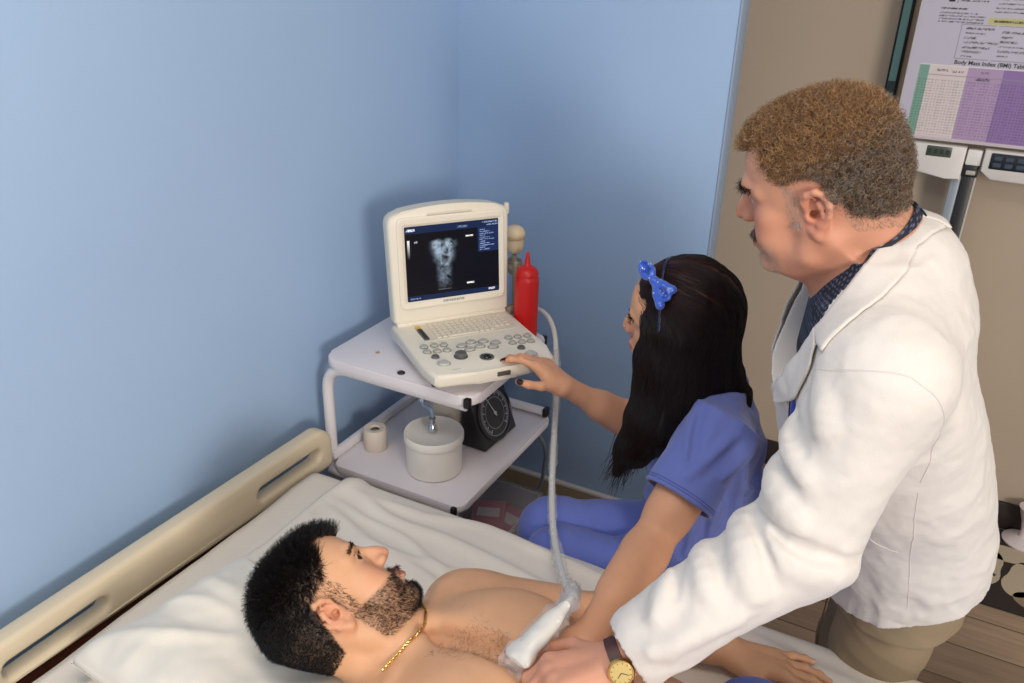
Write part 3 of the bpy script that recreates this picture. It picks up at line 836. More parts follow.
# a second probe parked upright in the holder
pr = thing('parked_probe', 'cream ultrasound probe parked beside the machine\'s lid', 'probe', (-.985, 1.930, 1.094))
with LocalCoords():
    cp = mat('probe_cream', (220, 200, 166), 0.45)
    MB().lathe([(0, -.044), (.012, -.044), (.020, -.034), (.0235, -.012), (.0235, .014), (.026, .020), (.026, .030), (.021, .044), (.011, .052), (0, .053)], Matrix.Diagonal((1.15, 1.0, .80, 1)), 28).build('probe_body', cp, pr)
    MB().lathe([(.0262, -.002), (.0275, 0), (.0275, .006), (.0262, .008)], Matrix.Translation((0, 0, .008)), 28, cap=False).build('probe_ring', mat('probe_tan', (186, 160, 122), 0.5), pr)
    MB().lathe([(0, 0), (.0095, 0), (.008, .028), (.006, .034), (0, .034)], frame((0, 0, -.075), (1, 0, 0), (0, 1, 0)), 14).build('strain_relief', mat('holder_grey', (150, 138, 120)), pr)
# ================================================================== weighing scale, chart and mat by the rear wall
sw = mat('scale_white', (226, 220, 214), 0.4)
sc = thing('column_scale', 'white column weighing scale with display heads against the greige wall', 'weighing scale', (.078, 2.83, 0))
def scale():
    MB().box((-.045, -.03, 0), (.045, .03, .05), .006).build('base_block', mat('scale_dark', (40, 38, 38), 0.5), sc)
    M = Matrix.Identity(4)
    MB().box((-.044, -.012, .05), (-.016, .022, 1.262), .003).build('column_side', mat('column_greyblue', (150, 158, 168), 0.4, metal=.2), sc)
    MB().box((-.016, -.020, .05), (.016, .020, 1.262), .003).build('column', mat('scale_black', (34, 33, 34), 0.4), sc)
    for k in range(46):
        pass
    MB().box((.016, -.014, .05), (.022, .018, 1.262), .002).build('column_edge', mat('column_pale', (190, 182, 172), 0.4), sc)
    MB().box((-.020, -.022, 1.235), (.022, .02, 1.272), .004).build('slider_block', mat('scale_black', (34, 33, 34)), sc)
    MB().box((-.010, -.0245, 1.243), (.016, -.0215, 1.256), .003).build('slider_label', mat('slider_grey_pale', (186, 180, 172), 0.5), sc)
    MB().box((-.018, -.030, 1.272), (.022, .0, 1.318), .004).build('centre_cap', mat('cap_white', (234, 230, 226), 0.4), sc)
    # two heads either side of the column, each a shell with a tapered belly
    for (x0, x1, nm) in ((-.175, -.022, 'left'), (.026, .30, 'right')):
        pts = [(x0, 1.325), (x0, 1.262), (x0+.03, 1.238), (x1-.04 if nm == 'left' else x1, 1.238 if nm == 'right' else 1.228), (x1, 1.226 if nm == 'left' else 1.238), (x1, 1.325)]
        Mh = Matrix(((1, 0, 0, 0), (0, 0, -1, 0), (0, 1, 0, 0), (0, 0, 0, 1)))
        MB().prism(pts, .004, .046, Mh, .006, 2).build('display_head', sw, sc)
    MB().box((-.128, -.0475, 1.290), (-.060, -.045, 1.320), .002).build('display', mat('lcd_green', (74, 84, 74), 0.3), sc)
    for k in range(4): MB().box((-.124+k*.016, -.0485, 1.298), (-.113+k*.016, -.0470, 1.312), .0005, 1).build('digit_cell', mat('lcd_dark', (52, 62, 54), 0.3), sc)
    MB().box((.044, -.0475, 1.272), (.30, -.045, 1.318), .003).build('keypad', mat('keypad_navy', (32, 36, 46), 0.4), sc)
    for r in range(2):
        for k in range(8): MB().box((.052+k*.03, -.0495, 1.278+r*.019), (.074+k*.03, -.0470, 1.292+r*.019), .002, 1).build('key', mat('key_slate', (60, 72, 88), 0.4), sc)
with LocalCoords(): scale()

# BMI chart above the display
ch = thing('body_mass_chart', 'lilac body mass index chart above the scale display', 'chart', (.122, 2.80, 1.338))
def chart():
    Wd, Hd = .62, .52
    nx, ny = 310, 270
    X, Z = np.meshgrid(np.linspace(0, Wd, nx), np.linspace(0, Hd, ny), indexing='ij')
    C = np.zeros((nx, ny, 3)); C[:] = linarr((198, 192, 206))
    def rect(x0, x1, z0, z1, c): C[(X >= x0) & (X < x1) & (Z >= z0) & (Z < z1)] = linarr(c)
    rs = np.random.RandomState(3)
    rect(.030, .62, .0, .20, (205, 192, 196))
    rect(.030, .055, .004, .205, (126, 166, 150)); rect(.055, .155, .004, .205, (222, 208, 206)); rect(.155, .245, .004, .205, (180, 154, 188)); rect(.245, .40, .004, .205, (146, 118, 170)); rect(.40, .62, .004, .205, (130, 102, 160))
    rect(.030, .62, .205, .2075, (236, 228, 230))
    rect(.055, .62, .178, .180, (150, 140, 150))
    bits = rs.rand(nx, ny)
    cellx = ((X/.0085) % 1 < .62); cellz = ((Z/.0078) % 1 < .48)
    m = (X > .034) & (X < .61) & (Z > .006) & (Z < .172) & cellx & cellz & (bits < .8)
    C[m] *= .66
    def text(x0, x1, z0, z1, c=(96, 90, 100), d=.6):
        m_ = (X > x0) & (X < x1) & (Z > z0) & (Z < z1) & (bits < d); C[m_] = linarr(c)
    text(.075, .105, .190, .196); text(.115, .145, .188, .194); text(.19, .21, .190, .196); text(.18, .215, .172, .178, d=.8)
    for k in range(7): text(.125, .125+.03+.02*((k*5) % 4), .232+k*.0125, .237+k*.0125)
    for k in range(6): text(.215, .215+.03+.016*((k*3) % 4), .238+k*.0125, .243+k*.0125)
    for q in ((.112, .2, .228, .229), (.112, .2, .318, .319), (.205, .33, .228, .229), (.205, .33, .318, .319)): rect(*q, (150, 144, 154))
    rect(.112, .113, .228, .318, (150, 144, 154)); rect(.205, .206, .228, .318, (150, 144, 154))
    rect(.175, .40, .322, .340, (196, 190, 130)); text(.19, .36, .328, .334, (84, 84, 60), .8)
    for k in range(4): text(.05, .165-.02*(k == 3), .322+k*.008, .3255+k*.008)
    text(.05, .118, .356, .361, (60, 56, 66), .8)
    text(.065, .082, .376, .386, (30, 28, 36), .95); text(.088, .090, .374, .388, (60, 56, 66), .9); text(.096, .165, .378, .382, (60, 56, 66), .7); text(.115, .15, .385, .389, (60, 56, 66), .7)
    for k in range(7): text(.185, .185+.09+.03*((k*5) % 3), .352+k*.011, .356+k*.011)
    P = np.stack([X-.27, 0*X-.0011, Z], -1)
    grid_mesh('printed_sheet', P, mat('chart_print', (200, 194, 206), 0.35, attr='tint', spec=.4), ch, cols=C)
    MB().box((-.275, -.001, -.005), (.355, .004, Hd+.005), .001, 1).build('backing_board', mat('board_edge', (196, 188, 192), 0.5), ch)
    cu = bpy.data.curves.new('heading', 'FONT'); cu.body = 'Body Mass Index (BMI) Table'; cu.size = .0155; cu.extrude = .0002; cu.offset = .0003
    to = bpy.data.objects.new('heading_tmp', cu); COL.objects.link(to)
    dg = bpy.context.evaluated_depsgraph_get(); me = bpy.data.meshes.new_from_object(to.evaluated_get(dg))
    bpy.data.objects.remove(to)
    me.transform(Matrix.Translation((-.155, -.0014, .213)) @ Matrix.Rotation(PI/2, 4, 'X'))
    me.materials.clear(); link('heading', me, mat('ink', (44, 40, 50), 0.6), ch)
with LocalCoords(): chart()

# green measuring strip left of the chart
rl2 = thing('measuring_strip', 'narrow teal strip with black edges on the wall left of the chart', 'strip', (-.206, RY-.004, 1.25))
with LocalCoords():
    MB().box((-.006, -.014, 0), (.030, .004, 1.2), .002).build('strip_frame', blackp, rl2)
    MB().box((.000, -.0165, 0), (.022, -.013, 1.2), .001, 1).build('strip_face', mat('strip_teal', (118, 164, 158), 0.4), rl2)
    for k in range(4):
        MB().box((-.001, -.0172, .19+k*.28), (.023, -.0150, .225+k*.28), .0006, 1).build('dark_band', mat('strip_band', (50, 72, 66), 0.4), rl2)

# dark mat with cream sole prints
dm = thing('floor_mat', 'dark floor mat printed with cream shoe soles at the rear wall', 'mat', (.50, 2.715, .001))
def sole(b, cx, cy, rz, s=1.0):
    pts = []
    for k in range(28):
        a = 2*PI*k/28
        r = .052+.012*math.cos(2*a)
        x = math.cos(a)*.048*(1.0+.18*math.cos(a-PI/2)); y = math.sin(a)*.105
        x *= 1-.22*math.exp(-((y+.01)/.035)**2)
        pts.append((x*s, y*s))
    M = Matrix.Translation((cx, cy, 0)) @ Matrix.Rotation(rz, 4, 'Z')
    b.prism(pts, .0072, .0088, M)
with LocalCoords():
    MB().prism(rrect(-.27, -.235, .42, .215, .01), 0, .0075, None, .002, 1).build('mat_base', mat('mat_charcoal', (48, 40, 36), 0.85, bump=.3, bscale=300), dm)
    cr = mat('print_cream', (190, 176, 152), 0.8); dk = mat('print_green', (52, 58, 52), 0.8)
    for (cx, cy, rz) in ((-.075, -.035, 2.9), (.02, -.055, 2.9), (.02, .07, 1.6), (.10, -.165, 1.45)):
        b = MB(); sole(b, cx, cy, rz); b.build('sole_print', mat('print_tan', (150, 130, 104), .8) if cy < -.12 else cr, dm)
    for (cx, cy) in ((-.075, -.035),):
        q = [(cx-.035, cy+.052, .0092), (cx-.025, cy+.01, .0092), (cx-.012, cy-.02, .0092), (cx+.02, cy-.046, .0092)]
        MB().tube(q, .0075, 8, flat=.1).build('strap_print', dk, dm)
# white pedal bin-like stand foot seen beside the coat
st = thing('white_stand', 'white tapered stand on the floor mat behind the coat', 'stand', (.530, 2.885, .009))
with LocalCoords():
    MB().lathe([(0, 0), (.062, 0), (.064, .006), (.050, .014), (.018, .026), (.015, .05), (.022, .085), (.040, .135), (.042, .14), (0, .14)], None, 28).build('stand_body', mat('stand_white', (220, 206, 206), .4), st)
# ================================================================== anatomy helpers
class Head:
    """canonical head: x person's right, y front, z up, origin between the ear canals"""
    def __init__(s, R, t, sc): s.R = np.asarray(R, np.float32); s.t = np.asarray(t, np.float32); s.s = sc
    def w(s, *p): return s.R@(np.asarray(p, np.float32)*s.s)+s.t
    def d(s, *p): return s.R@np.asarray(p, np.float32)
    def loc(s, P): return ((np.asarray(P, np.float32)-s.t)@s.R)/s.s
def orth(front, up):
    f = np.array(front, float); f /= np.linalg.norm(f); u = np.array(up, float); u -= u@f*f; u /= np.linalg.norm(u)
    return np.stack([np.cross(f, u), f, u], 1)

def head_ops(F, H, female=False, jaw=1.0, nose=1.0, brow=1.0, ear=1.0, cheeks=1.0):
    R, s = H.R, H.s
    def E(c, r, k=.012, mode='u', rot=None):
        F.ell(H.w(*c), np.array(r)*s, R if rot is None else R@rot, k*s, mode)
    def Cp(a, b, r1, r2=None, k=.01, mode='u'): F.cap(H.w(*a), H.w(*b), r1*s, None if r2 is None else r2*s, k*s, mode)
    E((0, -.008, .040), (.0755, .0960, .0860), .01)
    E((0, -.030, .020), (.0690, .0700, .0700), .02)
    E((0, .048, .050), (.058, .046, .052), .03)              # forehead
    E((0, .036, -.022), (.058, .056, .080), .03)             # mid face
    jw = .051*jaw
    for sx in (1, -1):
        Cp((sx*.060, .002, -.018), (sx*jw, .012, -.066), .0155, .0150, .02)     # jaw ramus
        Cp((sx*jw, .012, -.066), (sx*.018, .080, -.094), .0150, .0145, .02)     # jaw body
        E((sx*.041*1.0, .062, -.012), (.020, .020, .017), .018)               # cheek bone
        E((sx*.036, .066, -.045), (.022, .022, .026), .022)                   # cheek
        Cp((sx*.010, .090, .031), (sx*.034, .086, .034), .0085*brow, .0075*brow, .014)
        Cp((sx*.034, .086, .034), (sx*.050, .070, .027), .0075*brow, .007, .014)
        E((sx*.032, .097, .012), (.0155, .0140, .0095), .012, 's')               # eye socket
    E((0, .081, -.090), (.020, .018, .016), .014)             # chin
    E((0, .078, -.060), (.030, .027, .026), .016)             # muzzle
    # nose
    n = nose
    Cp((0, .090, .024), (0, .094+.017*n, -.008), .0078, .0088, .010)
    Cp((0, .094+.013*n, -.006), (0, .094+.021*n, -.0195), .0085, .0098, .007)
    E((0, .097, -.0165), (.0135, .0140, .0135), .008)
    for sx in (1, -1):
        E((sx*.0115, .094+.008*n, -.0225), (.0082, .0110, .0080), .006)
        E((sx*.0072, .094+.014*n, -.0325), (.0030, .0052, .0034), .0020, 's')
        E((sx*.0215, .094+.002*n, -.026), (.0025, .007, .005), .005, 's')
    Cp((0, .098, -.0245), (0, .094+.017*n, -.0285), .0032, .0032, .003)
    Cp((0, .098, -.033), (0, .1005, -.047), .0030, .0034, .006, 's')
    # lips
    for sx in (1, -1):
        Cp((0, .1030, -.0530), (sx*.012, .0995, -.0525), .0048, .0044, .004)
        Cp((sx*.012, .0995, -.0525), (sx*.024, .0880, -.0590), .0044, .0024, .005)
        Cp((0, .1015, -.0650), (sx*.012, .0985, -.0645), .0058, .0052, .005)
        Cp((sx*.012, .0985, -.0645), (sx*.023, .0880, -.0600), .0050, .0024, .005)
        Cp((0, .1070, -.0588), (sx*.012, .1030, -.0585), .0012, .0012, .002, 's')
        Cp((sx*.012, .1030, -.0585), (sx*.026, .0900, -.0595), .0012, .0010, .002, 's')
    Cp((-.012, .0965, -.0765), (.012, .0965, -.0765), .0050, .0050, .008, 's')   # fold over the chin
    # eyeballs with lids
    for sx in (1, -1):
        E((sx*.0320, .0755, .0125), (.0126, .0126, .0126), .002)
        c0 = [(.0460, .0770, .0115), (.0405, .0845, .0185), (.033, .0880, .0208), (.0255, .0878, .0188), (.0190, .0850, .0110)]
        c1 = [(.0460, .0770, .0115), (.040, .0835, .0072), (.033, .0862, .0048), (.0255, .0865, .0062), (.0190, .0850, .0110)]
        for c, r in ((c0, .0019), (c1, .0017)):
            for a, b in zip(c, c[1:]): Cp((sx*a[0], a[1], a[2]), (sx*b[0], b[1], b[2]), r, r, .003)
        Cp((sx*.042, .082, .0225), (sx*.024, .0895, .0235), .0012, .0012, .005, 's')   # lid crease
    # ears
    for sx in (1, -1):
        def e(x, y, z): return (sx*x, y, z)
        tip = ear
        Cp(e(.070, -.010, .012), e(.079, -.019, .018), .012, .0085, .008)
        Cp(e(.070, -.006, -.010), e(.077, -.012, -.012), .011, .0070, .008)
        hel = [(.0745, .004, .004), (.079, .006, .018), (.0845, -.001, .0300), (.0885, -.014, .0350), (.0905, -.0255, .0290), (.0895, -.0300, .0150), (.0865, -.0270, -.0010), (.0820, -.0180, -.0160), (.0785, -.0075, -.0290)]
        rr = [.0036, .0040, .0044, .0046, .0046, .0044, .0040, .0044, .0066]
        for i in range(len(hel)-1): Cp(e(*hel[i]), e(*hel[i+1]), rr[i], rr[i+1], .004)
        Cp(e(.0785, -.0075, -.0290), e(.0755, .000, -.0240), .0062, .0046, .006)
        ah = [(.0835, -.010, .0235), (.0850, -.0185, .0120), (.0835, -.0185, -.0010), (.0805, -.0105, -.0150)]
        for a, b in zip(ah, ah[1:]): Cp(e(*a), e(*b), .0034, .0034, .004)
        Cp(e(.0755, .0035, -.004), e(.0790, .0005, -.006), .0050, .0040, .004)          # tragus
        Cp(e(.0830, -.0080, .000), e(.0700, -.004, -.001), .0062, .0060, .003, 's')      # concha
        Cp(e(.0850, -.006, .0185), e(.0830, -.016, .0245), .0022, .0022, .003, 's')
def neck_ops(F, H, base, r0=.056, r1=.062, k=.03, front=.0):
    F.cap(H.w(0, -.030, -.035), base, r0*H.s, r1, k)
    F.cap(H.w(0, .020, -.085), np.asarray(base)+H.d(0, .030, 0)*0.6, .026*H.s, .030, .03)
def face_tint(H, V, skin, lips, blush=None, nails=None):
    L = H.loc(V)
    C = np.tile(linarr(skin), (len(V), 1))
    x, y, z = np.abs(L[:, 0]), L[:, 1], L[:, 2]
    if blush is not None:
        m = .55*np.exp(-((x-.042)/.022)**2-((y-.07)/.03)**2-((z+.018)/.02)**2)+.6*np.exp(-(x/.016)**2-((y-.115)/.02)**2-((z+.018)/.016)**2)
        m += .5*np.exp(-((x-.082)/.012)**2-((y+.012)/.03)**2-(z/.04)**2)
        C = C*(1-m[:, None])+linarr(blush)*m[:, None]
    lm = sstep(.0022, -.001, np.abs(z+.0588)-(.0105*(1-(x/.026)**2)))*(y > .082)*(x < .026)
    C = C*(1-lm[:, None])+linarr(lips)*lm[:, None]
    return C, L
def eyes(H, parent, iris, gaze=(0, 1, 0)):
    for sx in (1, -1):
        g = np.array(gaze, float); g /= np.linalg.norm(g)
        c = H.w(sx*.0320, .0766, .0125); M = Matrix([list(r) for r in orth(H.d(*g), H.d(0, 0, 1))]).to_4x4()
        r = .0131*H.s
        b = MB()
        b.lathe([(0, -r)]+[(r*math.sin(math.radians(a)), -r*math.cos(math.radians(a))) for a in range(15, 180, 15)]+[(0, r)], Matrix.Translation(c) @ M @ Matrix.Rotation(-PI/2, 4, 'X'), 20)
        o = b.build('eye', mat('eye_white', (196, 184, 174), 0.2), parent)
        for nm, rr, hh, mm in (('iris', .0066, .0004, iris), ('pupil', .0026, .0007, mat('pupil_black', (8, 6, 6), 0.1))):
            b = MB(); ra = rr*H.s; dz = math.sqrt(r*r-ra*ra)
            b.lathe([(ra, dz-.0004), (ra, dz+hh*.5), (ra*.6, math.sqrt(r*r-(ra*.6)**2)+hh), (0, r+hh)], Matrix.Translation(c) @ M @ Matrix.Rotation(-PI/2, 4, 'X'), 20, cap=False)
            b.build(nm, mm, o)

def hand_ops(F, wrist, fwd, palm, thumb_side, curl, spread=.10, sc=1.0, thumb=None, fr=None, k=.006):
    """fwd: towards the fingers, palm: out of the palm, thumb_side: +1/-1 along cross(palm, fwd); curl: 4 tuples of 3 angles (deg)"""
    f = np.array(fwd, float); f /= np.linalg.norm(f); p = np.array(palm, float); p -= p@f*f; p /= np.linalg.norm(p)
    t = np.cross(p, f)*thumb_side
    wr = np.asarray(wrist, float)
    W = lambda a, b, c: wr+sc*(f*a+t*b+p*c)
    base = [(.090, .027), (.094, .008), (.088, -.011), (.079, -.028)]
    # palm
    for i, (a, b) in enumerate(base):
        F.cap(W(.006, b*.62, .002), W(a, b, -.001), .0135*sc, .0108*sc, .018)
    F.cap(W(.020, .012, .006), W(.070, .016, .006), .0125*sc, .0115*sc, .02)
    F.cap(W(.012, -.014, .007), W(.060, -.022, .006), .0125*sc, .0110*sc, .02)
    F.cap(W(.014, .020, .008), W(.044, .036, .010), .0160*sc, .0130*sc, .016)
    tips = []
    lens = [(.043, .026, .021), (.048, .030, .022), (.044, .028, .022), (.034, .021, .019)]
    rad = [(.0095, .0084, .0078, .0066), (.0097, .0086, .0079, .0068), (.0092, .0081, .0075, .0064), (.0082, .0072, .0067, .0058)]
    for i in range(4):
        a, b = base[i]; pos = W(a, b, -.001)
        sp = spread*(1.5-i)*.62
        d = f*math.cos(sp)+t*math.sin(sp); ang = 0
        pr = pos
        ds = d
        for j in range(3):
            ang += math.radians(curl[i][j])
            dj = ds*math.cos(ang)+p*math.sin(ang)
            q = pr+dj*lens[i][j]*sc
            F.cap(pr, q, rad[i][j]*sc*(fr or 1), rad[i][j+1]*sc*(fr or 1), k if j else .010)
            F.ell(pr+(np.array(-p)*math.cos(ang)+ds*math.sin(ang))*.0012*sc, np.full(3, rad[i][j]*1.03*sc*(fr or 1)), None, .004)
            pr = q
        dors = -p*math.cos(ang)+ds*math.sin(ang)
        tips.append((pr-dj*.003*sc+dors*.0052*sc, dors, dj))
    th = thumb or ((.75, .62, .12), (.88, .38, .10), (.95, .22, .12))
    pr = W(.030, .034, .006)
    for j, (L, r0, r1) in enumerate(((.034, .0135, .0112), (.033, .0110, .0098), (.027, .0098, .0078))):
        dj = f*th[j][0]+t*th[j][1]+p*th[j][2]; dj /= np.linalg.norm(dj)
        q = pr+dj*L*sc; F.cap(pr, q, r0*sc, r1*sc, .012 if j == 0 else .006); pr = q
    dors = t*.75-p*.65; dors = dors-dors@dj*dj; dors /= np.linalg.norm(dors)
    tips.append((pr-dj*.002*sc+dors*.0060*sc, dors, dj))
    return tips
def ik(a, c, l1, l2, pole):
    """middle joint between a and c"""
    a, c, pole = [np.asarray(v, float) for v in (a, c, pole)]
    d = c-a; L = np.linalg.norm(d); L = min(L, (l1+l2)*.999); n = d/np.linalg.norm(d)
    x = (l1*l1-l2*l2+L*L)/(2*L); h = math.sqrt(max(l1*l1-x*x, 0))
    p = pole-a; p -= p@n*n; p /= np.linalg.norm(p)
    return a+n*x+p*h
def arm_ops(F, sh, el, wr, r=(.052, .043, .040, .027), k=.03):
    sh, el, wr = [np.asarray(v, float) for v in (sh, el, wr)]
    F.cap(sh, el, r[0], r[1], k)
    F.cap(sh+(el-sh)*.25, sh+(el-sh)*.7, r[0]*.98, r[1]*1.05, .03)
    F.cap(el, wr, r[2], r[3], .02)
    F.cap(el+(wr-el)*.12, el+(wr-el)*.5, r[2]*1.05, r[2]*.88, .03)
def nail_tint(C, V, tips, col, sc=1.0, r=.0062):
    for pos, dors, dj in tips:
        q = V-pos
        m = (np.linalg.norm(q, axis=1) < r*sc*1.15) & ((q@dors) > -.0035*sc)
        C[m] = linarr(col)
    return C
skin_mat = lambda nm: mat('skin_'+nm, (205, 150, 120), 0.48, attr='tint', sss=.12, bump=.10, bscale=420, spec=.35, var=.05, vscale=22)
def fall(V, a, b, r):
    """0..1 mask around a segment"""
    a = np.asarray(a, float); ab = np.asarray(b, float)-a
    t = np.clip(((V-a)@ab)/(ab@ab), 0, 1); return np.linalg.norm(V-a-t[:, None]*ab, axis=1)

def loft_fn(tab, front, zlo, zhi, tilt=None):
    """upright body of stacked ellipses: rows (z, cx, cy, half width, half depth); returns P -> distance"""
    T = np.array(tab, float); f = np.array([front[0], front[1]], float); f /= np.linalg.norm(f); r = np.array([f[1], -f[0]])
    def fn(P):
        z = P[..., 2]
        cx, cy, rx, ry = [np.interp(z, T[:, 0], T[:, i]) for i in (1, 2, 3, 4)]
        dx, dy = P[..., 0]-cx, P[..., 1]-cy
        u = (dx*r[0]+dy*r[1])/rx; v = (dx*f[0]+dy*f[1])/ry
        k = (np.abs(u)**2.3+np.abs(v)**2.3)**(1/2.3)
        e = (k-1)*np.minimum(rx, ry)*.92
        lo = zlo(P) if callable(zlo) else zlo
        return np.maximum(np.maximum(e, (lo-z)), (z-zhi)).astype(np.float32)
    return fn
def add_fn(F, fn, k=.03, mode='u', lo=(-9, -9, -9), hi=(9, 9, 9)):
    F._add(lo, hi, lambda d, P: Field._mix(d, fn(P), mode, k), k)
class Limb:
    """addresses points on a limb by (t along it, angle from the side that faces 'toward')"""
    def __init__(s, a, b, r0, r1, toward):
        s.a = np.array(a, float); s.b = np.array(b, float); s.r0, s.r1 = r0, r1
        s.L = np.linalg.norm(s.b-s.a); s.D = (s.b-s.a)/s.L
        n = np.array(toward, float)-s.a; n -= n@s.D*s.D; s.n = n/np.linalg.norm(n); s.s = np.cross(s.D, s.n)
    def p(s, t, deg, lift=0.0):
        a = math.radians(deg)
        return s.a+s.D*s.L*t+(s.r0+(s.r1-s.r0)*t+lift)*(s.n*math.cos(a)+s.s*math.sin(a))
    def fold(s, F, t0, a0, t1, a1, r=.006, mode='u', k=.022, n=6, lift=None):
        lift = (-.001 if mode == 'u' else .003) if lift is None else lift
        pts = [s.p(t0+(t1-t0)*i/n, a0+(a1-a0)*i/n, lift) for i in range(n+1)]
        rs = [r*(.35+.65*math.sin(PI*(i+.4)/(n+.8))) for i in range(n+1)]
        F.poly(pts, rs, k, mode)
def np3(*a): return np.array(a, float)
def flow(F, P, dirfn, steps, ds, lift, seed=0, jitter=0.0, grow=0.0):
    """strands that run along the surface of field F following dirfn"""
    rs = np.random.RandomState(seed)
    out = [P.copy()]; p = P.copy(); jit = rs.randn(*P.shape)*jitter
    L = ds*(0.7+0.6*rs.rand(len(P), 1))
    for k in range(steps):
        g = F.grad(p); d = dirfn(p)+jit
        d = d-(d*g).sum(1, keepdims=True)*g
        d /= np.linalg.norm(d, axis=1, keepdims=True)+1e-9
        p = p+d*L
        sd = F(p)[:, None]
        p = p-F.grad(p)*(sd-(lift+grow*k))
        out.append(p.copy())
    return np.stack(out, 1)
def tufts(P, N, dirs, length, K, curl=0.0, freq=300., seed=0, droop=0.0):
    """free short strands standing off the skin: direction dirs, wavy"""
    rs = np.random.RandomState(seed)
    n = len(P); L = np.asarray(length).reshape(-1, 1)*(0.65+0.7*rs.rand(n, 1))
    a = np.cross(dirs, rs.randn(n, 3)); a /= np.linalg.norm(a, axis=1, keepdims=True)+1e-9
    b = np.cross(dirs, a); ph = rs.rand(n, 1)*6.28
    out = []
    for k in range(K):
        t = k/(K-1)
        q = P+dirs*L*t+(a*np.sin(ph+freq*t)-a*np.sin(ph)+b*np.cos(ph+freq*t)-b*np.cos(ph))*curl*min(1, t*1.5)
        q = q+np.array([0, 0, -1])*droop*L*t*t
        out.append(q)
    return np.stack(out, 1)
def unit(v): return v/(np.linalg.norm(v, axis=-1, keepdims=True)+1e-9)


def curve_pts(c, n):
    c = np.array(c, float); seg = np.r_[0, np.cumsum(np.linalg.norm(np.diff(c, axis=0), axis=1))]; t = np.linspace(0, seg[-1], n)
    # catmull-like smoothing by resampling twice
    p = np.stack([np.interp(t, seg, c[:, i]) for i in range(3)], 1)
    for _ in range(max(2, n//12)):
        p[1:-1] = .25*p[:-2]+.5*p[1:-1]+.25*p[2:]
    return p
def drape(name, I, O, K, m, parent, lift=.004, n=60, w=12, bulge=.0, thick=.003, cols=None, wave=0.0):
    """a strip of cloth between two edge curves, laid on field K"""
    a, b = curve_pts(I, n), curve_pts(O, n)
    s = np.linspace(0, 1, w)[None, :, None]
    P = a[:, None]*(1-s)+b[:, None]*s
    g = K.grad(P.reshape(-1, 3).astype(np.float32), .006).reshape(P.shape)
    P = P+g*(bulge*np.sin(PI*s))
    for _ in range(6):
        q = P.reshape(-1, 3).astype(np.float32); d = K(q); gg = K.grad(q, .005)
        P = (q+gg*np.maximum(lift-d, 0)[:, None]*.9).reshape(P.shape)
    return grid_mesh(name, P, m, parent, cols=None if cols is None else cols(P.reshape(-1, 3)).reshape(P.shape), thick=thick)
